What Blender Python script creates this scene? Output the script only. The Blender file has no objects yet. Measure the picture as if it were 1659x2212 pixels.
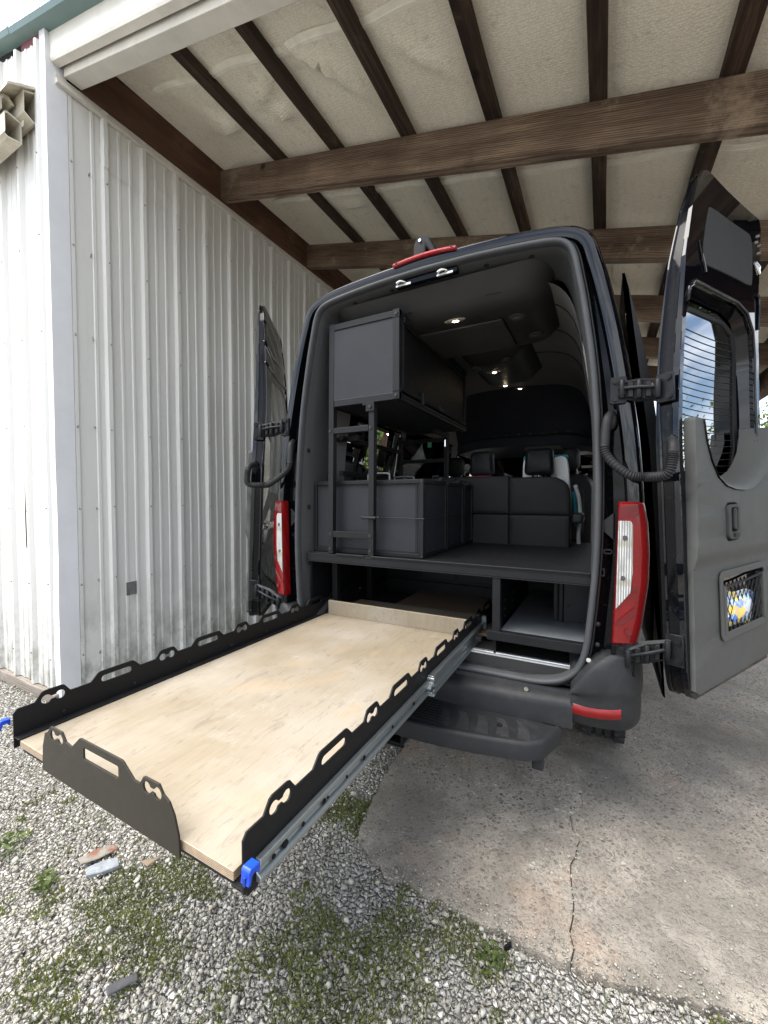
import bpy, bmesh, math, random
import numpy as np
from mathutils import Vector, Matrix
random.seed(7); np.random.seed(7)
S = bpy.context.scene
COL = S.collection
R_ = math.radians

# ------------------------------------------------------------------ camera, sky, sun, exposure
YAW, PITCH = R_(28.2), R_(1.86)
cam = bpy.data.cameras.new('camera')
cam.sensor_fit = 'HORIZONTAL'; cam.sensor_width = 36.0
cam.lens = 36.0 * 877.4 / 1659.0
cam.clip_start = 0.05; cam.clip_end = 2000
camo = bpy.data.objects.new('camera', cam); COL.objects.link(camo)
fw = Vector((-math.sin(YAW)*math.cos(PITCH), math.cos(YAW)*math.cos(PITCH), -math.sin(PITCH)))
rt = Vector((math.cos(YAW), math.sin(YAW), 0)); up = rt.cross(fw)
mw = Matrix((( rt.x, up.x, -fw.x, .84), (rt.y, up.y, -fw.y, -1.95), (rt.z, up.z, -fw.z, 1.50), (0, 0, 0, 1)))
camo.matrix_world = mw
S.camera = camo

SUN_DIR = Vector((-0.72, -0.50, 1.95)).normalized()      # towards the sun
SUN_EL = math.asin(SUN_DIR.z); SUN_AZ = math.atan2(SUN_DIR.x, SUN_DIR.y)
W = bpy.data.worlds.new('World'); S.world = W; W.use_nodes = True
wt = W.node_tree; wt.nodes.clear()
def wn(t, **k):
    n = wt.nodes.new(t)
    for a, b in k.items(): setattr(n, a, b)
    return n
sky = wn('ShaderNodeTexSky', sky_type='NISHITA', sun_disc=False, sun_elevation=SUN_EL, sun_rotation=SUN_AZ, altitude=50, air_density=1.0, dust_density=1.2, ozone_density=1.0)
tc = wn('ShaderNodeTexCoord')
sep = wn('ShaderNodeSeparateXYZ'); wt.links.new(tc.outputs['Generated'], sep.inputs[0])
ad = wn('ShaderNodeMath', operation='ADD'); ad.inputs[1].default_value = 0.22
mx0 = wn('ShaderNodeMath', operation='MAXIMUM'); mx0.inputs[1].default_value = 0.0
wt.links.new(sep.outputs['Z'], mx0.inputs[0]); wt.links.new(mx0.outputs[0], ad.inputs[0])
dv = wn('ShaderNodeVectorMath', operation='DIVIDE'); cmb = wn('ShaderNodeCombineXYZ')
for i in range(3): wt.links.new(ad.outputs[0], cmb.inputs[i])
wt.links.new(tc.outputs['Generated'], dv.inputs[0]); wt.links.new(cmb.outputs[0], dv.inputs[1])
cn = wn('ShaderNodeTexNoise'); cn.inputs['Scale'].default_value = 1.55; cn.inputs['Detail'].default_value = 9; cn.inputs['Roughness'].default_value = .58
cn.inputs['Distortion'].default_value = .35
wt.links.new(dv.outputs[0], cn.inputs['Vector'])
cr = wn('ShaderNodeValToRGB'); cr.color_ramp.elements[0].position = .38; cr.color_ramp.elements[1].position = .60
wt.links.new(cn.outputs['Fac'], cr.inputs[0])
mix = wn('ShaderNodeMix', data_type='RGBA'); wt.links.new(cr.outputs[0], mix.inputs[0])
wt.links.new(sky.outputs[0], mix.inputs[6]); mix.inputs[7].default_value = (10.5, 10.9, 11.6, 1)
bg = wn('ShaderNodeBackground'); bg.inputs['Strength'].default_value = .085
wo = wn('ShaderNodeOutputWorld')
wt.links.new(mix.outputs[2], bg.inputs[0]); wt.links.new(bg.outputs[0], wo.inputs[0])

sl = bpy.data.lights.new('sun', 'SUN'); sl.energy = 3.3; sl.angle = R_(58); sl.color = (1.0, .955, .89)
so = bpy.data.objects.new('sun', sl); COL.objects.link(so)
so.rotation_euler = (-SUN_DIR).to_track_quat('-Z', 'Y').to_euler(); so.location = (-6, -10, 12)
S.view_settings.view_transform = 'Standard'; S.view_settings.look = 'None'
S.view_settings.exposure = 1.9; S.view_settings.gamma = 1.0; S.view_settings.use_curve_mapping = False
S.cycles.use_denoising = True; S.cycles.max_bounces = 8; S.cycles.diffuse_bounces = 5; S.cycles.transparent_max_bounces = 12
S.cycles.caustics_reflective = False; S.cycles.caustics_refractive = False
S.cycles.sample_clamp_indirect = 6.0

# ------------------------------------------------------------------ materials
def lin(*c):
    return tuple((v/12.92 if v <= .04045 else ((v+.055)/1.055)**2.4) for v in c)
class NT:
    def __init__(s, name):
        s.m = bpy.data.materials.new(name); s.m.use_nodes = True
        s.t = s.m.node_tree; s.t.nodes.clear()
        s.out = s.t.nodes.new('ShaderNodeOutputMaterial')
        s.co = s.t.nodes.new('ShaderNodeTexCoord')
    def n(s, t, **k):
        x = s.t.nodes.new(t)
        for a, b in k.items(): setattr(x, a, b)
        return x
    def l(s, a, b): s.t.links.new(a, b)
    def noise(s, scale, detail=4, rough=.55, stretch=None, dist=0, off=None):
        n = s.n('ShaderNodeTexNoise'); n.inputs['Scale'].default_value = scale; n.inputs['Detail'].default_value = detail
        n.inputs['Roughness'].default_value = rough; n.inputs['Distortion'].default_value = dist
        s.vec(n, stretch, off); return n.outputs['Fac']
    def vec(s, n, stretch=None, off=None):
        if stretch or off:
            m = s.n('ShaderNodeMapping')
            if stretch: m.inputs['Scale'].default_value = stretch
            if off: m.inputs['Location'].default_value = off
            s.l(s.co.outputs['Object'], m.inputs[0]); s.l(m.outputs[0], n.inputs['Vector'])
        else: s.l(s.co.outputs['Object'], n.inputs['Vector'])
    def vor(s, scale, feature='F1', stretch=None, rnd=1.0, out='Distance'):
        n = s.n('ShaderNodeTexVoronoi', feature=feature); n.inputs['Scale'].default_value = scale; n.inputs['Randomness'].default_value = rnd
        s.vec(n, stretch); return n.outputs[out]
    def ramp(s, x, *stops):
        r = s.n('ShaderNodeValToRGB'); e = r.color_ramp.elements
        while len(e) < len(stops): e.new(.5)
        for el, (p, c) in zip(e, stops):
            el.position = p; el.color = (*c, 1) if not isinstance(c, (int, float)) else (c, c, c, 1)
        s.l(x, r.inputs[0]); return r.outputs[0]
    def mixc(s, f, a, b, mode='MIX'):
        m = s.n('ShaderNodeMix', data_type='RGBA', blend_type=mode)
        for v, i in ((f, 0), (a, 6), (b, 7)):
            if isinstance(v, (int, float)): m.inputs[i].default_value = v
            elif isinstance(v, tuple): m.inputs[i].default_value = (*v, 1)
            else: s.l(v, m.inputs[i])
        return m.outputs[2]
    def math(s, op, a, b=0.0, clamp=False):
        m = s.n('ShaderNodeMath', operation=op, use_clamp=clamp)
        for i, v in enumerate((a, b)):
            if isinstance(v, (int, float)): m.inputs[i].default_value = v
            else: s.l(v, m.inputs[i])
        return m.outputs[0]
    def xyz(s, i):
        x = s.n('ShaderNodeSeparateXYZ'); s.l(s.co.outputs['Object'], x.inputs[0]); return x.outputs[i]
    def bsdf(s, col, rough=.5, metal=0., bump=None, bstr=.3, bdist=.002, coat=0., spec=.5, coat_rough=.03, coat_ior=1.5, emis=None, estr=0., normal2=None):
        b = s.n('ShaderNodeBsdfPrincipled')
        for v, k in ((col, 'Base Color'), (rough, 'Roughness'), (metal, 'Metallic'), (coat, 'Coat Weight'), (spec, 'Specular IOR Level'), (coat_rough, 'Coat Roughness'), (coat_ior, 'Coat IOR')):
            if isinstance(v, (int, float)): b.inputs[k].default_value = v
            elif isinstance(v, tuple): b.inputs[k].default_value = (*v, 1)
            else: s.l(v, b.inputs[k])
        if bump is not None:
            bn = s.n('ShaderNodeBump'); bn.inputs['Strength'].default_value = bstr; bn.inputs['Distance'].default_value = bdist
            s.l(bump, bn.inputs['Height']); s.l(bn.outputs[0], b.inputs['Normal'])
        if emis: b.inputs['Emission Color'].default_value = (*emis, 1); b.inputs['Emission Strength'].default_value = estr
        s.l(b.outputs[0], s.out.inputs[0]); return b
def plain(name, col, rough=.5, metal=0., var=.15, vs=7., bump=0., bs=300., coat=0., spec=None, dust=0., stretch=None):
    if spec is None: spec = .22 if max(col) < .08 else .4
    t = NT(name); n1 = t.noise(vs, 6, .6, stretch)
    c = t.mixc(t.ramp(n1, (.3, 0), (.7, 1)), tuple(x*(1-var) for x in col), tuple(min(1, x*(1+var)) for x in col))
    if dust:
        n2 = t.noise(vs*2.7, 8, .7)
        c = t.mixc(t.math('MULTIPLY', t.ramp(n2, (.5, 0), (.75, 1)), dust), c, (.30, .28, .25))
    n3 = t.noise(vs*4, 5, .6)
    r = t.math('ADD', t.math('MULTIPLY', n3, .22), rough-.11, True)
    t.bsdf(c, r, metal, t.noise(bs, 3) if bump else None, bump, .002, coat, spec)
    return t.m
M = {}
M['paint'] = (lambda t: (t.bsdf(t.mixc(t.ramp(t.noise(30, 6), (.55, 0), (.8, .05)), (.0016, .0020, .0034), (.10, .10, .09)), .4, 0, t.noise(2.2, 2), .05, .01, 1.0, .0, .012, 1.42), t.m)[1])(NT('black_paint'))
M['jamb'] = (lambda t: (t.bsdf(t.mixc(t.ramp(t.noise(45, 8, .75), (.58, 0), (.8, .14)), (.002, .0022, .003), (.16, .145, .12)), t.ramp(t.noise(9, 5), (.3, .10), (.75, .34)), 0, t.noise(14, 3), .16, .01, .45, .02, .06, 1.34), t.m)[1])(NT('dusty_black_paint'))
M['bumper'] = plain('grey_black_plastic', (.0135, .0142, .0158), .55, 0, .15, 5, .35, 900, dust=.035)
M['rubber'] = plain('rubber', (.011, .011, .012), .6, 0, .2, 8, .2, 500)
M['seal'] = plain('seal_rubber', (.040, .042, .045), .55, 0, .15, 9, .2, 600)
M['trimgrey'] = plain('grey_trim_plastic', (.038, .039, .039), .68, 0, .08, 4, .5, 1400)
M['doortrim'] = plain('grey_door_trim', (.055, .056, .0525), .55, 0, .08, 3, .4, 1500, dust=.03)
M['headliner'] = plain('headliner_cloth', (.13, .127, .124), .85, 0, .12, 4, .3, 1100)
M['acplastic'] = plain('ceiling_plastic', (.021, .0205, .020), .5, 0, .12, 5, .25, 900)
M['extr'] = plain('anodised_extrusion', (.0075, .0078, .0086), .5, .2, .15, 8, .1, 500)
M['panel'] = plain('grey_laminate', (.0135, .0146, .0178), .55, 0, .16, 3.5, .12, 700, dust=.015)
M['panel_dark'] = plain('dark_laminate', (.0028, .003, .0036), .5, 0, .2, 5, .15, 700)
M['deck'] = plain('scuffed_deck', (.0030, .0034, .0044), .5, 0, .25, 9, .3, 500, dust=.025, spec=.35)
M['leather'] = plain('black_leather', (.0045, .0048, .0054), .5, 0, .15, 6, .5, 420)
M['powder'] = plain('black_powder_coat', (.006, .006, .0068), .5, .1, .15, 6, .35, 1500)
M['powder_lit'] = plain('daylit_powder_coat', (.026, .022, .017), .45, .25, .12, 6, .3, 1500)  # black powder coat, colour lightened and browned for daylight on the end plate
M['zinc'] = plain('zinc_steel', (.26, .285, .29), .38, .85, .12, 10, 0, 200, stretch=(1, .1, 1))
M['alu'] = plain('bright_aluminium', (.62, .63, .64), .42, .9, .06, 9, 0, 200)
M['galv'] = plain('galvanised_sheet', (.16, .175, .19), .5, .6, .15, 9, .1, 200)
M['blue'] = plain('blue_plastic', (.005, .045, .42), .38, 0, .1, 8, .1, 300)
M['steel'] = plain('hinge_steel', (.010, .0105, .012), .42, .3, .25, 20, .3, 200)
M['chrome'] = plain('chrome', (.75, .75, .74), .18, 1., .05, 9)
M['tyre'] = plain('tyre_rubber', (.022, .022, .022), .8, 0, .3, 12, .4, 150, dust=.2)
M['doorback'] = plain('door_inner_black', (.0025, .0025, .003), .35, 0, .2, 9, .1, 60, spec=.25)
M['under'] = plain('underbody', (.012, .012, .012), .8)
M['white_trim'] = plain('white_trim_metal', (.62, .62, .63), .45, 0, .05, 3, .05, 200, dust=.10)
M['dirty_trim'] = plain('dirty_white_metal', (.58, .55, .49), .55, 0, .12, 3, .06, 150, dust=.30)
M['trackcream'] = plain('stained_cream_metal', (.46, .42, .33), .65, 0, .25, 9, .3, 80, dust=.55)
M['green'] = plain('green_roof_trim', (.105, .165, .160), .42, 0, .10, 4, .05, 100, dust=.14)
M['redframe'] = plain('red_primer', (.16, .04, .045), .6)
M['whitefab'] = plain('white_fabric', (.74, .75, .73), .8, 0, .04, 10, .3, 300)
M['teal'] = plain('teal_fabric', (.02, .22, .27), .8, 0, .1, 10, .3, 300)
M['redfab'] = plain('red_fabric', (.24, .02, .03), .8)
M['lampdark'] = plain('lamp_reflector', (.07, .07, .07), .3, .5)
M['hole'] = plain('black_recess', (.004, .004, .004), .9)
M['beigewall'] = plain('beige_metal', (.55, .53, .46), .6, 0, .06, 2)

def m_red(name, c, w=False):
    t = NT(name)
    wv = t.n('ShaderNodeTexWave', wave_type='BANDS', bands_direction='X'); wv.inputs['Scale'].default_value = 85; t.vec(wv)
    wv2 = t.n('ShaderNodeTexWave', wave_type='BANDS', bands_direction='Z'); wv2.inputs['Scale'].default_value = 85; t.vec(wv2)
    h = t.math('MAXIMUM', wv.outputs['Fac'], wv2.outputs['Fac'])
    big = t.noise(9, 3)
    c2 = t.mixc(t.ramp(big, (.35, 0), (.65, 1)), tuple(x*.62 for x in c), c)
    b = t.bsdf(t.mixc(t.math('MULTIPLY', h, .35), c2, tuple(min(1, x*1.6+.01) for x in c)), .25, 0, h, .35, .003, .8, .08, .03, 1.4)
    return t.m
M['redlens'] = m_red('red_lens', (.13, .0012, .002))
M['redlens_dark'] = m_red('dark_red_lens', (.08, .002, .003))
def m_clear():
    t = NT('clear_lens')
    wv = t.n('ShaderNodeTexWave', wave_type='BANDS', bands_direction='X'); wv.inputs['Scale'].default_value = 34; wv.inputs['Distortion'].default_value = .8; t.vec(wv)
    wz = t.n('ShaderNodeTexWave', wave_type='BANDS', bands_direction='Z'); wz.inputs['Scale'].default_value = 1.9; wz.inputs['Distortion'].default_value = 1.5; t.vec(wz)
    n = t.noise(24, 4, .6, (1, 1, .35))
    c = t.mixc(t.ramp(wv.outputs['Fac'], (.3, 0), (.7, 1)), (.20, .20, .19), (.50, .50, .48))
    c = t.mixc(t.ramp(wz.outputs['Fac'], (.0, .55), (.14, 0)), c, (.22, .19, .12)); c = t.mixc(t.ramp(n, (.40, .5), (.52, 0)), c, (.16, .16, .15))
    t.bsdf(c, .25, .2, wv.outputs['Fac'], .5, .003, .9, .2, .03, 1.4); return t.m
M['clearlens'] = m_clear()
M['brakelens'] = plain('brake_light_lens', (.30, .010, .018), .25, 0, .1, 9, coat=1.)

def m_wood(name, axis, c1, c2, c3, rot=0.):
    t = NT(name)
    if rot:
        mp = t.n('ShaderNodeMapping'); mp.inputs['Rotation'].default_value = (0, rot, 0); t.l(t.co.outputs['Object'], mp.inputs[0])
        class C_: outputs = {'Object': mp.outputs[0]}
        t.co = C_
    st = [9, 9, 9]; st[axis] = .55
    st2 = [70, 70, 70]; st2[axis] = 2.2
    a = t.noise(1.3, 4, .55, tuple(st), .5); b = t.noise(1.6, 8, .75, tuple(st2), .2)
    wv = t.n('ShaderNodeTexWave', wave_type='RINGS', rings_direction='XYZ'[axis]); wv.inputs['Scale'].default_value = 10; wv.inputs['Distortion'].default_value = 5.5; wv.inputs['Detail'].default_value = 3; wv.inputs['Detail Scale'].default_value = 1.1
    st3 = [2.6, 2.6, 2.6]; st3[axis] = .28; t.vec(wv, tuple(st3), (.7, .4, .9))
    a = t.math('ADD', t.math('MULTIPLY', a, .45), t.math('MULTIPLY', wv.outputs['Fac'], .16)); a = t.math('ADD', a, .19)
    big = t.noise(2.3, 3, .5)
    f = t.math('ADD', t.math('MULTIPLY', a, .62), t.math('MULTIPLY', b, .38))
    col = t.ramp(f, (.40, c1), (.52, c2), (.66, c3))
    col = t.mixc(t.ramp(big, (.35, 0), (.7, .6)), col, c1, 'MIX')
    kn = t.vor(1.1, stretch=(2.2, 2.2, 2.2)); col = t.mixc(t.ramp(kn, (.05, 1), (.12, 0)), col, tuple(x*.45 for x in c1)); col = t.mixc(t.ramp(t.noise(3.1, 8, .75, off=(3, 3, 3)), (.56, 0), (.72, .55)), col, tuple(x*.5 for x in c1)); col = t.mixc(t.ramp(t.noise(2.2, 7, .7, off=(8, 1, 4)), (.58, 0), (.72, .5)), col, tuple(min(1, x*1.25) for x in c3))
    t.bsdf(col, .72, 0, f, .55, .004, 0, .25); return t.m
dk, md, lt = (.055, .034, .023), (.19, .132, .092), (.40, .31, .225)
M['beam_x'] = m_wood('stained_beam_across', 0, dk, md, lt, -math.atan(.2465))
M['beam_y'] = m_wood('stained_beam_along', 1, (.045, .022, .014), (.10, .050, .029), (.19, .11, .066))
M['purlin'] = m_wood('dark_purlin', 1, (.022, .014, .010), (.055, .034, .024), (.15, .10, .068))
M['basewood'] = m_wood('weathered_board', 0, (.10, .085, .07), (.22, .19, .16), (.33, .29, .25))

def m_ply():
    t = NT('birch_plywood')
    g = t.noise(2.2, 8, .62, (26, 1.2, 5), .7); big = t.noise(2.1, 4, .55); fine = t.noise(3.2, 8, .7, (90, 4, 10), .3)
    c = t.ramp(g, (.28, (.176, .144, .099)), (.50, (.196, .163, .114)), (.70, (.207, .175, .127)))
    c = t.mixc(t.ramp(big, (.42, 0), (.66, .60)), c, (.265, .243, .208))
    sc = t.noise(3.4, 7, .75, (8, 2.2, 8), 1.1, off=(3, 1, 0))
    c = t.mixc(t.ramp(sc, (.555, 0), (.64, .5)), c, (.105, .09, .074))
    sp = t.noise(26, 4, .7, (2.2, .5, 2)); c = t.mixc(t.ramp(sp, (.62, 0), (.70, .6)), c, (.11, .09, .068))
    kn = t.noise(1.7, 3, .5, (1.5, .7, 1), 2.0, off=(7, 2, 0)); c = t.mixc(t.ramp(kn, (.60, 0), (.70, .40)), c, (.27, .20, .125))
    c = t.mixc(t.ramp(fine, (.38, .25), (.47, 0)), c, (.12, .09, .06)); c = t.mixc(t.ramp(t.noise(5.0, 7, .75, (1, 1, 1), .6, off=(2, 5, 1)), (.58, 0), (.74, .55)), c, (.29, .272, .243))
    t.bsdf(c, t.ramp(big, (.3, .42), (.7, .62)), 0, fine, .14, .002, 0, .4); return t.m
M['ply'] = m_ply()
M['ply_shaded'] = plain('shaded_plywood', (.12, .085, .055), .5, 0, .12, 4, .1, 300, stretch=(1, 6, 1))  # plywood with the shade under the deck put into its colour
def m_plyedge():
    t = NT('plywood_edge')
    w = t.n('ShaderNodeTexWave', wave_type='BANDS', bands_direction='Z'); w.inputs['Scale'].default_value = 85; w.inputs['Distortion'].default_value = .6; w.inputs['Detail Scale'].default_value = 3; t.vec(w)
    c = t.ramp(w.outputs['Fac'], (.25, (.10, .062, .036)), (.6, (.33, .26, .18)))
    t.bsdf(t.mixc(t.ramp(t.noise(60, 4), (.5, 0), (.75, .5)), c, (.40, .27, .16)), .7); return t.m
M['plyedge'] = m_plyedge()

def m_wall():
    t = NT('white_wall_metal')
    z = t.xyz(2)
    st = t.noise(3.0, 7, .65, (9, 9, .55), .4)
    c = t.mixc(t.ramp(st, (.48, 0), (.80, .26)), (.59, .58, .55), (.43, .42, .39))
    blot = t.noise(4.5, 8, .72, (1.5, 1.5, .9)); low = t.n('ShaderNodeMapRange'); low.inputs[1].default_value = 1.05; low.inputs[2].default_value = .05; t.l(z, low.inputs[0])
    grime = t.math('MULTIPLY', t.ramp(blot, (.42, 0), (.62, 1)), t.math('POWER', low.outputs[0], 1.6), True)
    c = t.mixc(t.math('MULTIPLY', grime, .85), c, (.15, .155, .12))
    spk = t.noise(70, 3, .6, (1, 1, .8)); msk = t.noise(1.6, 3); f = t.math('MULTIPLY', t.ramp(spk, (.66, 0), (.73, 1)), t.ramp(msk, (.5, 0), (.64, .7)))
    c = t.mixc(f, c, (.30, .28, .25))
    t.bsdf(c, .42, 0, t.noise(1.7, 3, .5, (1, 1, .5)), .22, .02, 0, .4); return t.m
M['wall'] = m_wall()

def m_ins():
    t = NT('insulation_facing')
    ck = t.vor(62, rnd=.55); n1 = t.noise(2.0, 7, .65); n2 = t.noise(9, 8, .72); n3 = t.noise(.7, 3)
    c = t.mixc(t.ramp(n1, (.35, 0), (.72, .55)), (.92, .86, .72), (.80, .735, .60))
    c = t.mixc(t.ramp(n2, (.56, 0), (.74, .5)), c, (.34, .29, .23))
    c = t.mixc(t.math('MULTIPLY', t.ramp(ck, (.25, 0), (.65, 1)), .22), c, (.44, .39, .31))
    h = t.math('ADD', t.math('MULTIPLY', ck, -.6), t.math('MULTIPLY', n3, .4))
    t.bsdf(c, .75, 0, h, .55, .010, 0, .3); return t.m
M['ins'] = m_ins()
M['ins_seam'] = plain('insulation_seam', (.92, .87, .75), .7, 0, .1, 8, .2, 120)

def m_slab(name, dark):
    t = NT(name)
    p1 = t.n('ShaderNodeTexVoronoi'); p1.inputs['Scale'].default_value = 58; t.vec(p1)
    e1 = t.vor(58, 'DISTANCE_TO_EDGE')
    p2 = t.n('ShaderNodeTexVoronoi'); p2.inputs['Scale'].default_value = 150; t.vec(p2)
    e2 = t.vor(150, 'DISTANCE_TO_EDGE')
    wn_ = t.n('ShaderNodeTexWhiteNoise', noise_dimensions='3D'); t.l(p1.outputs['Color'], wn_.inputs['Vector'])
    wn2 = t.n('ShaderNodeTexWhiteNoise', noise_dimensions='3D'); t.l(p2.outputs['Color'], wn2.inputs['Vector'])
    peb = t.ramp(wn_.outputs['Value'], (0, (0.046, 0.044, 0.046)), (.25, (0.114, 0.102, 0.088)), (.5, (0.245, 0.207, 0.165)), (.66, (0.205, 0.111, 0.074)), (.80, (0.326, 0.287, 0.236)), (1, (0.588, 0.557, 0.487)))
    peb2 = t.ramp(wn2.outputs['Value'], (0, (0.066, 0.061, 0.054)), (.4, (0.172, 0.154, 0.131)), (.75, (0.311, 0.278, 0.236)), (1, (0.588, 0.542, 0.473)))
    base = t.mixc(t.ramp(t.noise(3, 6, .6), (.35, 0), (.7, 1)), (0.302, 0.267, 0.221), (0.450, 0.398, 0.327))
    m1 = t.math('MULTIPLY', t.ramp(e1, (.10, 0), (.24, 1)), t.ramp(wn_.outputs['Color'], (.50, 0), (.56, 1)))
    m2 = t.math('MULTIPLY', t.ramp(e2, (.06, 0), (.2, .85)), t.ramp(wn2.outputs['Color'], (.35, 0), (.45, 1)))
    c = t.mixc(m2, base, peb2); c = t.mixc(m1, c, peb)
    big = t.noise(1.25, 6, .62); c = t.mixc(t.ramp(big, (.36, 0), (.60, .85)), c, (0.122, 0.110, 0.093))
    wm = t.noise(1.6, 4, .6, off=(4, 9, 0)); c = t.mixc(t.ramp(wm, (.54, 0), (.70, .45)), c, (0.408, 0.262, 0.175))
    lt_ = t.noise(2.1, 6, .7, off=(1, 3, 0)); c = t.mixc(t.ramp(lt_, (.54, 0), (.75, .45)), c, (0.490, 0.446, 0.381))
    spl = t.noise(5.5, 8, .78, off=(2, 8, 0)); c = t.mixc(t.ramp(spl, (.60, 0), (.68, .55)), c, (0.097, 0.088, 0.074))
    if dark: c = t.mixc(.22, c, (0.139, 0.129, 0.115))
    h = t.math('ADD', t.math('MULTIPLY', m1, .8), t.math('MULTIPLY', m2, .4))
    t.bsdf(c, .85, 0, h, .75, .006, 0, .3); return t.m
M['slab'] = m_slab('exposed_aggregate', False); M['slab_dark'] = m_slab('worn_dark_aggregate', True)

def m_gravel():
    t = NT('gravel_ground')
    p1 = t.n('ShaderNodeTexVoronoi'); p1.inputs['Scale'].default_value = 48; t.vec(p1)
    e1 = t.vor(48, 'DISTANCE_TO_EDGE')
    w = t.n('ShaderNodeTexWhiteNoise', noise_dimensions='3D'); t.l(p1.outputs['Color'], w.inputs['Vector'])
    peb = t.ramp(w.outputs['Value'], (0, (0.293, 0.287, 0.268)), (.5, (0.512, 0.500, 0.470)), (1, (0.732, 0.720, 0.695)))
    c = t.mixc(t.ramp(e1, (.03, 0), (.12, 1)), (0.104, 0.098, 0.083), peb)
    ms = t.noise(1.9, 6, .65); c = t.mixc(t.ramp(ms, (.56, 0), (.68, .6)), c, (0.067, 0.091, 0.027))
    t.bsdf(c, .9, 0, t.ramp(e1, (0, 0), (.3, 1)), .9, .02, 0, .2); return t.m
M['gravel'] = m_gravel()
def m_stone():
    t = NT('crushed_stone')
    a = t.n('ShaderNodeAttribute', attribute_name='tone')
    c = t.ramp(a.outputs['Fac'], (0, (0.105, 0.101, 0.091)), (.08, (0.175, 0.168, 0.145)), (.35, (0.241, 0.228, 0.192)), (.6, (0.301, 0.289, 0.253)), (.84, (0.358, 0.349, 0.311)), (.94, (0.297, 0.249, 0.174)), (1, (0.436, 0.426, 0.389)))
    c = t.mixc(t.ramp(t.noise(55, 6, .65), (.4, 0), (.75, .45)), c, (0.180, 0.173, 0.152))
    t.bsdf(c, .82, 0, t.noise(160, 5), .4, .003, 0, .3); return t.m
M['stone'] = m_stone()
def m_leaf(name, c1, c2, sc):
    t = NT(name); c = t.mixc(t.ramp(t.noise(sc, 4), (.35, 0), (.65, 1)), c1, c2)
    b = t.bsdf(c, .6, 0, None, spec=.3)
    tr = t.n('ShaderNodeBsdfTranslucent'); t.l(c, tr.inputs[0]); mx = t.n('ShaderNodeMixShader'); mx.inputs[0].default_value = .3
    t.l(b.outputs[0], mx.inputs[1]); t.l(tr.outputs[0], mx.inputs[2]); t.l(mx.outputs[0], t.out.inputs[0]); return t.m
M['moss'] = m_leaf('moss', (.062, .080, .014), (.150, .175, .034), 14)
M['weed'] = m_leaf('weed_leaf', (.055, .085, .02), (.12, .15, .045), 20)
M['leaf'] = m_leaf('tree_leaf', (.045, .085, .018), (.11, .155, .035), 1.5)
M['bark'] = plain('bark', (.09, .075, .06), .9, 0, .3, 9, .6, 40)
M['slate'] = plain('slate', (.17, .165, .15), .7, 0, .2, 20, .3, 80)
M['rustslate'] = (lambda t: (t.bsdf(t.mixc(t.ramp(t.noise(7, 4, .6), (.46, 0), (.54, 1)), (.15, .145, .125), (.13, .05, .025)), .75, 0, t.noise(60, 5), .4, .004), t.m)[1])(NT('rust_stained_slate'))
M['bluestone'] = plain('blue_grey_stone', (.165, .18, .195), .7, 0, .25, 40, .4, 120)
M['brownchip'] = plain('brown_chip', (.15, .115, .08), .8, 0, .2, 30)
M['darkchip'] = plain('dark_chip', (.055, .055, .06), .7, 0, .2, 30)

def m_glass(name, tint, gl=.04):
    t = NT(name)
    tr = t.n('ShaderNodeBsdfTransparent'); tr.inputs[0].default_value = (*tint, 1)
    g = t.n('ShaderNodeBsdfGlossy'); g.inputs['Roughness'].default_value = .012
    fr = t.n('ShaderNodeFresnel'); fr.inputs[0].default_value = 1.75
    f = t.math('ADD', fr.outputs[0], gl, True)
    mx = t.n('ShaderNodeMixShader'); t.l(f, mx.inputs[0]); t.l(tr.outputs[0], mx.inputs[1]); t.l(g.outputs[0], mx.inputs[2]); t.l(mx.outputs[0], t.out.inputs[0]); return t.m
M['privacy'] = m_glass('privacy_glass', (.13, .14, .135)); M['doorglass'] = m_glass('dark_door_glass', (.05, .055, .055), .28); M['windshield'] = m_glass('windshield_glass', (.80, .83, .80))
def m_emit(name, c, s):
    t = NT(name); e = t.n('ShaderNodeEmission'); e.inputs[0].default_value = (*c, 1); e.inputs[1].default_value = s; t.l(e.outputs[0], t.out.inputs[0]); return t.m
M['lamp'] = m_emit('lit_lamp', (1, .80, .52), 16.0)
M['lamplens'] = plain('lamp_lens', (.32, .28, .22), .2, .3, .3, 60, coat=1.)
def m_packet():
    t = NT('printed_wrapper')
    v = t.n('ShaderNodeTexVoronoi'); v.inputs['Scale'].default_value = 16; t.vec(v, (1, 1, 1.6))
    w = t.n('ShaderNodeTexWhiteNoise', noise_dimensions='3D'); t.l(v.outputs['Color'], w.inputs['Vector'])
    n = t.noise(26, 5, .7, dist=1.)
    c = t.ramp(w.outputs['Value'], (0, (.70, .76, .82)), (.3, (.30, .50, .78)), (.45, (.80, .82, .84)), (.62, (.03, .19, .55)), (.72, (.85, .55, .05)), (1, (.90, .66, .10)))
    c = t.mixc(t.ramp(n, (.55, 0), (.62, .8)), c, (.85, .86, .84))
    t.bsdf(c, .25, 0, t.noise(18, 3), .5, .01, .6); return t.m
M['packet'] = m_packet()

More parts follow.
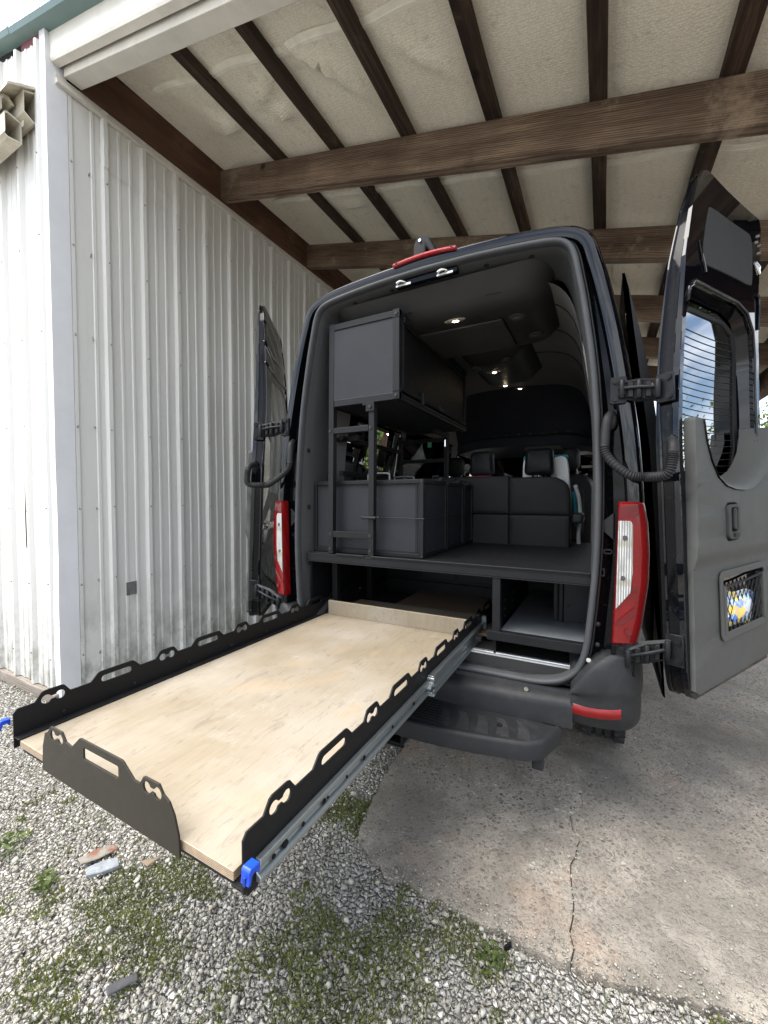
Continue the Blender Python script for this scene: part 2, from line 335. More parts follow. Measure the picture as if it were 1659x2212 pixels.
# ------------------------------------------------------------------ mesh helpers
class G:
    def __init__(s): s.v = []; s.f = []; s.mi = []
    def add(s, vs, fs, mi=0):
        o = len(s.v); s.v += [tuple(p) for p in vs]; s.f += [tuple(i+o for i in f) for f in fs]; s.mi += [mi]*len(fs); return s
    def box(s, x0, x1, y0, y1, z0, z1, mi=0):
        return s.add([(x0,y0,z0),(x1,y0,z0),(x1,y1,z0),(x0,y1,z0),(x0,y0,z1),(x1,y0,z1),(x1,y1,z1),(x0,y1,z1)],
                     [(0,3,2,1),(4,5,6,7),(0,1,5,4),(1,2,6,5),(2,3,7,6),(3,0,4,7)], mi)
    def obox(s, c, ax, hs, mi=0):
        c = Vector(c); ax = [Vector(a).normalized()*h for a, h in zip(ax, hs)]
        v = [c + ax[0]*i + ax[1]*j + ax[2]*k for k in (-1,1) for j in (-1,1) for i in (-1,1)]
        return s.add(v, [(0,2,3,1),(4,5,7,6),(0,1,5,4),(1,3,7,5),(3,2,6,7),(2,0,4,6)], mi)
    def prism(s, poly, a, b, f, mi=0):
        # poly of 2D points; f(p, d) -> 3D at depth d ; from a to b
        n = len(poly); v = [f(p, a) for p in poly] + [f(p, b) for p in poly]
        fs = [tuple(range(n))[::-1], tuple(range(n, 2*n))] + [(i, (i+1) % n, n+(i+1) % n, n+i) for i in range(n)]
        return s.add(v, fs, mi)
    def tube(s, pts, r, n=8, mi=0, cap=True):
        P = [Vector(p) for p in pts]; rr = r if isinstance(r, (list, tuple)) else [r]*len(P)
        v = []; fs = []; prev = None
        for i, p in enumerate(P):
            d = (P[min(i+1, len(P)-1)] - P[max(i-1, 0)]).normalized()
            if prev is None:
                prev = d.orthogonal().normalized()
            prev = (prev - d*prev.dot(d)).normalized(); q = d.cross(prev)
            for k in range(n):
                a = 2*math.pi*k/n; v.append(p + (prev*math.cos(a) + q*math.sin(a))*rr[i])
        for i in range(len(P)-1):
            for k in range(n):
                fs.append((i*n+k, i*n+(k+1) % n, (i+1)*n+(k+1) % n, (i+1)*n+k))
        if cap: fs += [tuple(range(n))[::-1], tuple(range((len(P)-1)*n, len(P)*n))]
        return s.add(v, fs, mi)
    def cyl(s, p0, p1, r, n=12, mi=0): return s.tube([p0, p1], r, n, mi)
    def loft(s, rows, closed=False, mi=0, skip=None):
        n = len(rows[0]); v = [p for r in rows for p in r]; fs = []
        for i in range(len(rows)-1):
            for k in range(n if closed else n-1):
                if skip and skip(i, k): continue
                fs.append((i*n+k, i*n+(k+1) % n, (i+1)*n+(k+1) % n, (i+1)*n+k))
        return s.add(v, fs, mi)
    def ell(s, c, rx, ry, rz, nu=12, nv=8, mi=0):
        rows = []
        for j in range(nv+1):
            t = math.pi*j/nv
            rows.append([(c[0]+rx*math.sin(t)*math.cos(2*math.pi*k/nu), c[1]+ry*math.sin(t)*math.sin(2*math.pi*k/nu), c[2]+rz*math.cos(t)) for k in range(nu)])
        return s.loft(rows, True, mi)

def obj(name, g, mat, parent=None, bevel=0., seg=2, smooth=False, kind=None, label=None, sub=0):
    me = bpy.data.meshes.new(name); me.from_pydata([tuple(v) for v in g.v], [], g.f)
    mats = mat if isinstance(mat, (list, tuple)) else [mat]
    for m in mats: me.materials.append(M[m] if isinstance(m, str) else m)
    if len(mats) > 1: me.polygons.foreach_set('material_index', g.mi)
    bm = bmesh.new(); bm.from_mesh(me); bmesh.ops.remove_doubles(bm, verts=bm.verts, dist=1e-5); bmesh.ops.recalc_face_normals(bm, faces=bm.faces); bm.to_mesh(me); bm.free()
    if smooth: me.polygons.foreach_set('use_smooth', [True]*len(me.polygons))
    o = bpy.data.objects.new(name, me); COL.objects.link(o)
    if parent is not None: attach(o, parent)
    if bevel:
        b = o.modifiers.new('bevel', 'BEVEL'); b.width = bevel; b.segments = seg; b.limit_method = 'ANGLE'; b.angle_limit = R_(35); b.harden_normals = False
        if seg > 1 and not smooth: pass
    if sub:
        q = o.modifiers.new('sub', 'SUBSURF'); q.levels = sub; q.render_levels = sub
    if smooth == 'auto':
        me.set_sharp_from_angle(angle=R_(38))
    if kind: o['kind'] = kind
    if label: o['label'] = label
    return o
def attach(o, parent):
    o.parent = parent
    if parent.type == 'EMPTY': o.location = -parent.location
def thing(name, label, cat, loc=(0, 0, 0), group=None):
    o = bpy.data.objects.new(name, None); COL.objects.link(o); o.location = loc; o.empty_display_size = .1
    tag(o, label, cat, group); return o
def tag(o, label, cat, group=None):
    o['label'] = label; o['category'] = cat
    if group: o['group'] = group
    return o
def cat_rom(pts, per=6, closed=False):
    out = []; n = len(pts); P = [Vector(p) for p in pts]
    rng = n if closed else n-1
    for i in range(rng):
        if closed: a, b, c, d = P[(i-1) % n], P[i], P[(i+1) % n], P[(i+2) % n]
        else: a, b, c, d = P[max(i-1, 0)], P[i], P[i+1], P[min(i+2, n-1)]
        for k in range(per):
            t = k/per
            out.append(.5*((2*b) + (c-a)*t + (2*a-5*b+4*c-d)*t*t + (3*b-a-3*c+d)*t**3))
    if not closed: out.append(P[-1])
    return out
def rrect(x0, x1, y0, y1, r, n=5):
    out = []
    for cx, cy, a0 in ((x1-r, y1-r, 0), (x0+r, y1-r, 90), (x0+r, y0+r, 180), (x1-r, y0+r, 270)):
        for k in range(n+1):
            a = R_(a0 + 90*k/n); out.append((cx+r*math.cos(a), cy+r*math.sin(a)))
    return out
def plate(g, outer, holes, a, b, f, mi=0, cuts=()):
    """flat plate with holes: 2D outline + holes filled, thickness a..b mapped by f(p, d)"""
    bm = bmesh.new(); loops = []
    for lp in [outer]+holes:
        vs = [bm.verts.new((p[0], p[1], 0)) for p in lp]; loops.append(vs)
        for i in range(len(vs)): bm.edges.new((vs[i], vs[(i+1) % len(vs)]))
    bmesh.ops.triangle_fill(bm, use_beauty=True, use_dissolve=False, edges=bm.edges[:])
    for c in cuts: bmesh.ops.bisect_plane(bm, geom=bm.verts[:]+bm.edges[:]+bm.faces[:], plane_co=(0, c, 0), plane_no=(0, 1, 0))
    bm.verts.index_update(); vs = [(v.co.x, v.co.y) for v in bm.verts]; fs = [tuple(v.index for v in q.verts) for q in bm.faces]
    n = len(vs); bm.free()
    g.add([f(p, a) for p in vs]+[f(p, b) for p in vs], fs+[tuple(i+n for i in q[::-1]) for q in fs], mi)
    o = 0
    for lp in [outer]+holes:
        m = len(lp); g.add([f(p, a) for p in lp]+[f(p, b) for p in lp], [(i, (i+1) % m, m+(i+1) % m, m+i) for i in range(m)], mi)
    return g
def copy_tree(o, parent=None):
    c = o.copy(); COL.objects.link(c)
    if parent is not None: c.parent = parent
    for ch in list(o.children): copy_tree(ch, c)
    return c
# ------------------------------------------------------------------ ground
def ground():
    g = G(); n = 24; s = 260
    g.add([(-s, -s, -.032), (s, -s, -.032), (s, s, -.032), (-s, s, -.032)], [(0, 1, 2, 3)])
    obj('gravel_ground', g, 'gravel', kind='structure')
    rnd = random.Random(3)
    crack = [(.80, 9.0), (.78, 6.0), (.72, 3.4), (.75, 2.0), (.715, 1.2), (.755, .8), (.735, .5), (.775, .28), (.745, .12), (.768, -.06), (.752, -.2), (.776, -.33), (.762, -.45), (.775, -.545)]
    fine = []
    for a, b in zip(crack[:-1], crack[1:]):
        k = max(1, int(abs(a[1]-b[1])/.045))
        for i in range(k):
            t = i/k; y = a[1]+(b[1]-a[1])*t
            fine.append((a[0]+(b[0]-a[0])*t+(rnd.uniform(-.016, .016) if y < 2 else 0), y))
    fine.append(crack[-1])
    def wob(p, q, k, amp):
        out = []
        for i in range(k):
            t = i/k; x = p[0]+(q[0]-p[0])*t; y = p[1]+(q[1]-p[1])*t
            dx, dy = q[0]-p[0], q[1]-p[1]; L = math.hypot(dx, dy); j = rnd.uniform(-amp, amp)*(1 if 0 < i else .4)
            out.append((x-dy/L*j, y+dx/L*j))
        return out
    # left slab : crack (top->front), front edge to the left, ragged left edge back
    left = [(x-.0006-.0018*max(0, min(1, (.4-y)/.6)), y) for x, y in fine] + wob((.76, -.555), (.40, -.555), 9, .012) + wob((.40, -.555), (.09, -.55), 8, .016) + wob((.09, -.55), (-.085, -.47), 5, .014) + wob((-.085, -.47), (-.14, -.27), 5, .012) + wob((-.14, -.27), (-.18, .08), 7, .012) + [(-.2, 1.0), (-.25, 9.0)]
    right = [(x+.0006+.0018*max(0, min(1, (.4-y)/.6)), y) for x, y in fine] + wob((.79, -.55), (1.05, -.50), 8, .014) + wob((1.05, -.50), (1.40, -.43), 9, .016) + wob((1.4, -.43), (2.6, -.40), 12, .02) + [(9, -.4), (9, 9.0)]
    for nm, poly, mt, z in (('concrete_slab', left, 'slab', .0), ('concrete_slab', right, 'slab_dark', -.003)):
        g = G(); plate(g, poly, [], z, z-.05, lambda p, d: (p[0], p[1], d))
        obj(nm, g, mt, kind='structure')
    g = G(); g.add([(.69, -.52, -.014), (.83, -.52, -.014), (.86, 9, -.014), (.66, 9, -.014)], [(0, 1, 2, 3)]); 
    obj('crack_dirt', g, plain('crack_dirt', (.09, .082, .068), .95, 0, .3, 30), kind='structure')

def rock_shapes(n, flat=1.0, seed=1):
    out = []; rnd = random.Random(seed)
    for i in range(n):
        bm = bmesh.new()
        for k in range(9):
            a = Vector((rnd.gauss(0, 1), rnd.gauss(0, 1), rnd.gauss(0, 1))).normalized()
            a = Vector((a.x*1.0, a.y*rnd.uniform(.62, .9), a.z*flat*rnd.uniform(.5, .75)))
            bm.verts.new(a*.5)
        r = bmesh.ops.convex_hull(bm, input=bm.verts)
        for v in [v for v in bm.verts if not v.link_faces]: bm.verts.remove(v)
        bmesh.ops.triangulate(bm, faces=bm.faces[:]); bmesh.ops.recalc_face_normals(bm, faces=bm.faces[:])
        bm.verts.index_update()
        out.append((np.array([v.co[:] for v in bm.verts]), np.array([[v.index for v in f.verts] for f in bm.faces]))); bm.free()
    return out
def scatter(name, shapes, pos, size, mat, seed=5, squash=1.0, tilt=.5, tones=None, smooth=False):
    rs = np.random.RandomState(seed); N = len(pos); idx = rs.randint(0, len(shapes), N)
    V = []; F = []; T = []; off = 0
    rz = rs.rand(N)*6.283; tx = rs.randn(N)*tilt; ty = rs.randn(N)*tilt
    tone = tones if tones is not None else rs.rand(N)
    for k, (sv, sf) in enumerate(shapes):
        ii = np.where(idx == k)[0]
        if not len(ii): continue
        cz, sz = np.cos(rz[ii]), np.sin(rz[ii]); cx, sx = np.cos(tx[ii]), np.sin(tx[ii])
        p = sv[None]*size[ii][:, None, None]
        y = p[..., 1]*cx[:, None]-p[..., 2]*sx[:, None]; z = p[..., 1]*sx[:, None]+p[..., 2]*cx[:, None]; x = p[..., 0]
        X = x*cz[:, None]-y*sz[:, None]; Y = x*sz[:, None]+y*cz[:, None]
        q = np.stack([X, Y, z*squash], -1)+pos[ii][:, None, :]
        nv = len(sv); V.append(q.reshape(-1, 3)); T.append(np.repeat(tone[ii], nv))
        F.append((sf[None]+(np.arange(len(ii))*nv)[:, None, None]+off).reshape(-1, 3)); off += nv*len(ii)
    V = np.concatenate(V); F = np.concatenate(F); T = np.concatenate(T)
    me = bpy.data.meshes.new(name)
    me.vertices.add(len(V)); me.vertices.foreach_set('co', V.ravel().astype(np.float32))
    me.loops.add(F.size); me.loops.foreach_set('vertex_index', F.ravel().astype(np.int32))
    me.polygons.add(len(F)); me.polygons.foreach_set('loop_start', np.arange(0, F.size, 3, dtype=np.int32))
    me.update(calc_edges=True); me.validate()
    a = me.attributes.new('tone', 'FLOAT', 'POINT'); a.data.foreach_set('value', T.astype(np.float32))
    me.materials.append(M[mat]); o = bpy.data.objects.new(name, me); COL.objects.link(o); o['kind'] = 'stuff'
    return o
def vnoise(x, y, s, seed):
    from mathutils import noise as nz
    return np.array([nz.noise(Vector((a*s+seed*7.3, b*s-seed*3.1, seed*1.7))) for a, b in zip(x, y)])
def in_slab(x, y):
    edge = np.where(x < .09, -.47-(x+.085)*.46, np.where(x < .78, -.553, -.555+(x-.78)*.195))
    ly = -.085 - (y+.47)*.2
    return (y > edge) & (x > np.maximum(ly, -.2))
def gravel():
    rs = np.random.RandomState(11); sh = rock_shapes(14)
    N = 105000
    x = rs.uniform(-3.6, 2.3, N); y = -1.75 + (rs.rand(N)**1.25)*3.6
    # denser near the camera
    keep = ~in_slab(x, y) & ~((x < -2.64) & (y > -.44)); keep &= (x > -2.9-(y+1.7)*.9) & (x < 1.9)
    x, y = x[keep], y[keep]; n = len(x)
    s = .0078+.0085*rs.rand(n)**1.4+.017*(rs.rand(n) > .82)*rs.rand(n)**1.3+.022*(rs.rand(n) > .985)*rs.rand(n)
    z = -.030+s*.25+rs.rand(n)*.014
    s2 = .0055+.005*rs.rand(70000); x2 = rs.uniform(-2.2, 1.9, 70000); y2 = -1.75+(rs.rand(70000)**1.3)*2.0
    k2 = ~in_slab(x2, y2) & ~((x2 < -2.64) & (y2 > -.44)); x2, y2, s2 = x2[k2], y2[k2], s2[k2]
    scatter('fine_gravel', sh[:6], np.stack([x2, y2, np.full(len(x2), -.0245)+rs.rand(len(x2))*.006], -1), s2, 'stone', 6, 1., .4)
    clump = vnoise(x, y, 2.4, 1)
    mossy = vnoise(x, y, 3.1, 4)
    tone = np.clip(rs.rand(n)*.98+clump*.12-.04, 0, 1)
    scatter('gravel_stones', sh, np.stack([x, y, z], -1), s, 'stone', 5, 1., .35, tone)
    # loose chippings lying on the slab along its edge, and bigger embedded pebbles
    m = 900
    x = rs.uniform(-.2, 1.9, m); y = rs.uniform(-.56, 1.3, m); k = in_slab(x, y); x, y = x[k], y[k]
    t = np.array([.05, .08, .1, .2, .3, .4, .6])[rs.randint(0, 7, len(x))]+rs.rand(len(x))*.06
    scatter('slab_pebbles', sh, np.stack([x, y, np.full(len(x), -.001)], -1), .007+.012*rs.rand(len(x))**2, 'stone', 8, .45, .2, t)
    m = 800; x = rs.uniform(-.15, 1.9, m); y = np.where(x < .78, -.553, -.555+(x-.78)*.195)+np.abs(rs.randn(m))*.055-.02
    scatter('loose_chippings', sh, np.stack([x, y, np.full(m, .003)], -1), .0065+.010*rs.rand(m)**2, 'stone', 9, .8, .3, .05+.8*rs.rand(m))
    cx = rs.uniform(.73, .80, 60); cy = rs.uniform(-.5, .2, 60)
    scatter('crack_chippings', sh, np.stack([cx*.25+.765*.75, cy, np.full(60, -.006)], -1), .010+.012*rs.rand(60), 'stone', 10, .8, .3, .5+.5*rs.rand(60))
    # moss between the stones
    N = 210000; x = rs.uniform(-1.9, 1.5, N); y = rs.uniform(-1.6, .25, N)
    a = vnoise(x, y, 2.7, 4)+.55*vnoise(x, y, 8.5, 6)
    band = -.16*np.abs(x+.1)-.2*np.maximum(0, y+.5)+.05
    a2 = vnoise(x, y, 26, 9)
    k = (a+band+.35*a2 > .25) & ~in_slab(x, y); x, y = x[k], y[k]; n = len(x)
    h = .005+.010*rs.rand(n); th = rs.rand(n)*6.283; w = .0018+.002*rs.rand(n)
    V = np.zeros((n, 3, 3)); z0 = -.023+.012*rs.rand(n)
    V[:, 0] = np.stack([x-np.cos(th)*w, y-np.sin(th)*w, z0], -1); V[:, 1] = np.stack([x+np.cos(th)*w, y+np.sin(th)*w, z0], -1)
    V[:, 2] = np.stack([x+rs.randn(n)*.003, y+rs.randn(n)*.003, z0+h], -1)
    tri_mesh('moss', V, 'moss')
    # thin weeds
    tr = []
    for i in range(330):
        cx, cy = rs.uniform(-1.5, 1.2), rs.uniform(-1.5, .1)
        for k in range(int(rs.randint(1, 2)+ (rs.rand() > .6)*rs.randint(2, 9))):
            if in_slab(np.array([cx]), np.array([cy]))[0]: continue
            px, py = cx+rs.randn()*.022, cy+rs.randn()*.022; b = rs.randn(2)*.020; hh = .018+.04*rs.rand(); w = .0011
            t = rs.rand()*3.14; dx, dy = math.cos(t)*w, math.sin(t)*w
            m = (px+b[0]*.5, py+b[1]*.5, hh*.7-.02); e = (px+b[0]*1.4, py+b[1]*1.4, hh-.02)
            tr.append([(px-dx, py-dy, -.025), (px+dx, py+dy, -.025), m]); tr.append([(px+dx, py+dy, -.025), (m[0]+dx, m[1]+dy, m[2]), m]); tr.append([m, (m[0]+dx*1.5, m[1]+dy*1.5, m[2]), e])
    tri_mesh('weeds', np.array(tr), 'weed')
def tri_mesh(name, V, mat, parent=None, kind='stuff'):
    n = len(V); me = bpy.data.meshes.new(name)
    me.vertices.add(n*3); me.vertices.foreach_set('co', V.reshape(-1).astype(np.float32))
    me.loops.add(n*3); me.loops.foreach_set('vertex_index', np.arange(n*3, dtype=np.int32))
    me.polygons.add(n); me.polygons.foreach_set('loop_start', np.arange(0, n*3, 3, dtype=np.int32))
    me.update(calc_edges=True); me.materials.append(M[mat]); o = bpy.data.objects.new(name, me); COL.objects.link(o)
    if kind: o['kind'] = kind
    if parent is not None: attach(o, parent)
    return o
def leafy(name, label, c, r, h, n, seed):
    rs = np.random.RandomState(seed); tr = []
    for i in range(n):
        a = rs.rand()*6.283; d = r*rs.rand()**.6; z = h*(.15+.85*rs.rand())*(1-.5*d/r)
        p = np.array([c[0]+d*math.cos(a), c[1]+d*math.sin(a), z-.02]); u = rs.randn(3); u /= np.linalg.norm(u); u[2] *= .4; v = np.cross(u, rs.randn(3)); v /= np.linalg.norm(v)
        s = .009+.010*rs.rand(); tr.append([p-u*s, p+v*s*.45, p+u*s]); tr.append([p-u*s, p+u*s, p-v*s*.45])
        if i % 5 == 0:
            b = np.array([c[0], c[1], -.03]); tr.append([b, b+np.array([.002, 0, 0]), p])
    o = tri_mesh(name, np.array(tr), 'weed', kind=None); tag(o, label, 'weed'); return o
def chips():
    def slab(name, label, pts, z, t, mat, c=None):
        g = G(); g.prism(pts, z, z+t, lambda p, d: (p[0], p[1], d)); o = obj(name, g, mat, bevel=.003, seg=1); tag(o, label, 'stone'); return o
    slab('flat_stone', 'pale blue grey slab of stone lying beside the rust stained slate', [(-.99, -1.10), (-.955, -1.125), (-.915, -1.085), (-.885, -1.035), (-.93, -1.015), (-.965, -1.05)], -.022, .019, 'bluestone')
    slab('slate_shard', 'flat grey slate shard with a rust brown stain on the gravel', [(-1.075, -1.10), (-1.03, -1.105), (-.995, -1.055), (-.975, -.99), (-1.015, -.985), (-1.05, -1.03)], -.012, .007, 'rustslate')
    slab('bark_chip', 'small tan triangular chip on gravel below the tray end', [(-.825, -.985), (-.775, -.985), (-.765, -.925)], -.008, .008, 'brownchip')
    slab('dark_chip', 'dark flat chip of slate near the bottom of the gravel', [(-.485, -1.295), (-.455, -1.305), (-.415, -1.235), (-.44, -1.225)], -.008, .008, 'darkchip')
    slab('black_chip', 'black chip standing at the edge of the concrete slab', [(.572, -.598), (.577, -.605), (.596, -.578), (.590, -.573)], -.02, .022, 'hole')
    leafy('leafy_weed', 'leafy green weed in gravel at the far left below the tray corner', (-1.40, -1.20), .075, .07, 90, 3)
    leafy('leafy_weed', 'small bushy weed in the gravel left of the blue grey stone', (-1.06, -1.215), .05, .06, 60, 4)
    leafy('leafy_weed', 'yellow green tuft of weed at the front edge of concrete slab', (.545, -.645), .045, .055, 60, 5)

# ------------------------------------------------------------------ metal building (left) and carport
WX = -2.66; WY = -.46; SL = .2465
def roofz(x, base=4.84): return base - SL*(x+2.66)
def rib_profile(w, phase=0.0):
    """PBR sheet: major rib every .305, two small ones between; returns (s, out)"""
    pts = []; k = 0
    s = 0
    maj = .305
    n = int(round(w/maj))
    for i in range(n):
        o = i*maj
        for a, h in ((0, .0), (.012, .030), (.042, .030), (.054, .0), (.126, 0), (.132, .0065), (.150, .0065), (.156, 0), (.214, 0), (.220, .0065), (.238, .0065), (.244, 0)):
            pts.append((o+a, h))
    pts.append((n*maj, 0.0)); pts.append((n*maj+.012, .029)); pts.append((n*maj+.028, .029))
    return pts
def building():
    B = thing('metal_building', 'white ribbed metal building with green roof trim beside the van', 'building', (WX, WY, 0))
    rs = random.Random(5)
    prof = rib_profile(.915)
    def ytop(x): return 4.735-SL*(x+2.66)
    def sheet(y0, z0, z1, out, k, face):
        g = G(); rows = []
        nz = 7
        for i in range(nz+1):
            z = z0+(z1-z0)*i/nz; row = []
            for s, h in prof:
                j = (.0022*math.sin(2.1*i+5*s+k*1.7)+.0012*math.sin(3*i+17*s+k)) if 0 < i < nz else 0
                if face == 'x': row.append((WX+out+h+j, y0+s, z))
                else: row.append((WX-.0-(y0+s), WY-out-h-j, z0+(ytop(WX-y0-s)-z0)*i/nz))
            rows.append(row)
        g.loft(rows); return obj('wall_panel', g, 'wall', B)
    for k in range(10):
        y0 = -.12+.915*k-.004 - .0
        sheet(y0, .02, 4.12, .004+.0015*(k % 2), k, 'x')
        sheet(y0, 4.09, 4.52, .010+.0015*(k % 2), k+30, 'x')
    g = G(); rows = [[(WX+.004+h, -.345+s, z) for s, h in ((0, .0), (.004, .012), (.028, .012), (.034, .002), (.150, .002), (.156, .0075), (.176, .0075), (.182, .002), (.225, .002))] for z in (.02, 2.3, 4.52)]
    g.loft(rows); obj('wall_panel', g, 'wall', B)
    for k in range(7):
        sheet(.06+.915*k, .06, 5.3+.2*k, .004+.0015*(k % 2), k+60, 'y')
    # solid wall core
    g = G(); g.box(-9.2, WX-.003, WY+.003, 8.9, .0, 4.45); g.prism([(-9.2, 4.45), (WX-.003, 4.45), (WX-.003, 4.80), (-9.2, 4.80+6.54*SL)], WY+.003, 8.9, lambda p, d: (p[0], d, p[1])); obj('wall_core', g, 'under', B)
    # corner trim: folded L
    g = G(); c = [(WX+.010, -.352), (WX+.016, -.347), (WX+.016, WY-.016), (WX-.062, WY-.016), (WX-.068, WY-.008), (WX-.062, WY-.010), (WX+.010, WY-.010)]
    rows = []
    for i in range(15):
        z = .02+4.79*i/14; b = .006*math.sin(i*1.3) if .3 < z < 2 else 0
        rows.append([(x+(b if y < -.4 and x > WX else 0), y-(b if y < -.4 else 0), z) for x, y in c])
    g.loft(rows, True); obj('corner_trim', g, 'white_trim', B, smooth=False)
    g = G(); g.prism([(WX+.016, .0), (WX+.052, .0), (WX+.052, .012), (WX+.046, .016), (WX+.046, .03), (WX+.024, .04), (WX+.024, .075), (WX+.016, .075)], -.42, 8.8, lambda p, d: (p[0], d, 4.46+p[1])); obj('wall_top_trim', g, 'dirty_trim', B)
    g = G(); g.box(-9, WX-.02, WY-.045, WY+.02, -.03, .055); obj('base_board', g, 'basewood', B, bevel=.006)
    # dark square patch and screws
    g = G(); g.box(WX+.006, WX+.0115, .005, .088, .69, .80); obj('patch_plate', g, plain('grey_patch', (.13, .125, .125), .6, 0, .35, 25, .4, 80), B)
    g = G()
    zr = [.30, .85, 1.42, 2.05, 2.72, 3.38, 3.98]
    for i in range(24):
        for z in zr:
            y = -.12+.305*i+.027+rs.uniform(-.006, .006); zz = z+rs.uniform(-.02, .02); g.cyl((WX+.034, y, zz), (WX+.042, y, zz), .0055, 6)
    for z in zr:
        for y in (-.33, -.21): g.cyl((WX+.006, y, z+rs.uniform(-.03, .03)), (WX+.024, y, z), .0055, 6)
    for i in range(12):
        for z in zr: x = WX-.06-.305*i-.027; zz = z+rs.uniform(-.02, .02); g.cyl((x, WY-.034, zz), (x, WY-.042, zz), .0055, 6)
    obj('screws', g, plain('screw_heads', (.28, .27, .26), .5, .5), B, kind='stuff')
    # torn dent on the front face
    g = G(); g.add([(-3.145, WY-.012, 1.66), (-3.128, WY-.012, 1.10), (-3.150, WY-.012, 1.13), (-3.155, WY-.012, 1.40)], [(0, 1, 2, 3)]); obj('torn_seam', g, 'hole', B)
    # rake trim, fascia
    def rake(name, x0, x1, y0, y1, zb, h, mat, bev=.006):
        g = G(); g.prism([(x0, roofz(x0, zb)), (x1, roofz(x1, zb)), (x1, roofz(x1, zb)+h), (x0, roofz(x0, zb)+h)], y0, y1, lambda p, d: (p[0], d, p[1])); return obj(name, g, mat, B if name != 'fascia' and name != 'header' else K, bevel=bev)
    K = thing('carport', 'open lean-to carport roof with dark timber beams over the van', 'carport', (.5, 3, 3.5))
    gx = -3.02
    g = G()
    pr = [(-.448, 4.79), (-.53, 4.80), (-.545, 4.83), (-.53, 4.865), (-.50, 4.875), (-.485, 4.94), (-.30, 4.97), (-.30, 4.80)]
    for x0, x1 in ((-9.2, gx), (gx+.003, 3.3)):
        g = G(); e = .003 if x0 < -5 else 0
        g.loft([[(x, y-e, z-SL*(x+2.66)+e) for y, z in pr] for x in (x0, x1)], True); n = len(pr); g.add(g.v[:n], [tuple(range(n))]); g.add(g.v[n:2*n], [tuple(range(n))])
        obj('roof_trim', g, 'green', B)
    g = G(); g.prism([(-3.02, ytop(-3.02)-.03), (-2.735, ytop(-2.735)-.05), (-2.735, ytop(-2.735)+.11), (-3.02, ytop(-3.02)+.11)], WY-.004, WY+.001, lambda p, d: (p[0], d, p[1])); obj('exposed_framing', g, 'redframe', B)
    g = G(); pr = [(-.448, 4.795), (-.448, 4.615), (-.440, 4.598), (-.395, 4.592), (-.392, 4.602), (-.430, 4.612), (-.430, 4.795)]
    x0, x1 = -2.655, 3.25; g.loft([[(x, y, z-SL*(x+2.66)) for y, z in pr] for x in (x0, x1)], True); g.add([(x0, y, z) for y, z in pr], [tuple(range(7))]); obj('fascia', g, 'dirty_trim', K)
    rake('header', -2.62, 3.25, -.375, -.262, 4.545, .36, 'dirty_trim', .004)
    g = G(); g.add([(-2.50, -.3765, 4.60), (-2.44, -.3765, 4.585), (-2.44, -.3765, 4.66), (-2.50, -.3765, 4.675)], [(0, 1, 2, 3)])
    t = NT('rust_streak'); nz = t.noise(30, 6, .7, (3, 1, .25)); t.bsdf(t.ramp(nz, (.42, (.56, .53, .47)), (.52, (.16, .10, .035))), .8); 
    obj('rust_stain', g, t.m, K)
    # beams, ledger, purlins
    def sloped(name, x0, x1, y0, y1, zb, h, mat, bev=.006):
        g = G(); k = 6
        rows = []
        for i in range(k+1):
            x = x0+(x1-x0)*i/k; j = rs.uniform(-.004, .004)
            rows.append([(x, y0+j, roofz(x, zb)+j), (x, y1+j, roofz(x, zb)+j), (x, y1+j, roofz(x, zb)+h), (x, y0+j, roofz(x, zb)+h)])
        g.loft(rows, True); g.add(rows[0], [(0, 1, 2, 3)]); g.add(rows[-1], [(0, 1, 2, 3)]); return obj(name, g, mat, K, bevel=bev, seg=1)
    for i in range(6):
        y = .99+1.37*i
        sloped('rafter_beam', -2.625, 3.1, y, y+.088, 4.555, .283, 'beam_x')
    g = G(); g.box(WX+.004, WX+.040, -.26, 8.7, 4.535, 4.925); obj('ledger_beam', g, 'beam_y', K, bevel=.006, seg=1)
    px = [-1.855, -1.22, -.54, .125, .785, 1.44, 2.10, 2.76]
    for x in px:
        g = G(); rows = []
        for i in range(13):
            y = -.262+9.0*i/12; jx, jz = rs.uniform(-.005, .005), rs.uniform(-.003, .003); a = .050
            rows.append([(x+u+jx, y, roofz(x+u)+h+jz) for u, h in ((-a, .0), (a, 0), (a, .10), (-a, .10))])
        g.loft(rows, True); g.add(rows[0], [(0, 1, 2, 3)]); g.add(rows[-1], [(0, 1, 2, 3)]); obj('purlin', g, 'purlin', K, bevel=.004, seg=1)
    sloped('eave_beam', 2.98, 3.12, -.26, 8.7, 4.545, .30, 'beam_y')
    g = G(); g.box(3.0, 3.14, 8.4, 8.54, 0, 3.1); g.box(3.0, 3.14, 3.6, 3.74, 0, 3.1); obj('post', g, 'beam_y', K)
    # insulation, one sagging sheet per bay
    from mathutils import noise as nz
    bays = [-2.63]+px+[3.2]
    creases = [(-2.10, .62, .1, .10, .30), (-2.02, .56, .5, .08, .30), (-1.50, .42, -.45, .09, .40), (-1.45, .62, -.25, .07, .30), (-.95, .30, .7, .075, .45), (-.80, .50, 1.0, .06, .4), (-2.3, 1.4, .2, .05, .5), (-1.6, 1.75, .1, .05, .6), (-.2, .5, .8, .05, .4)]
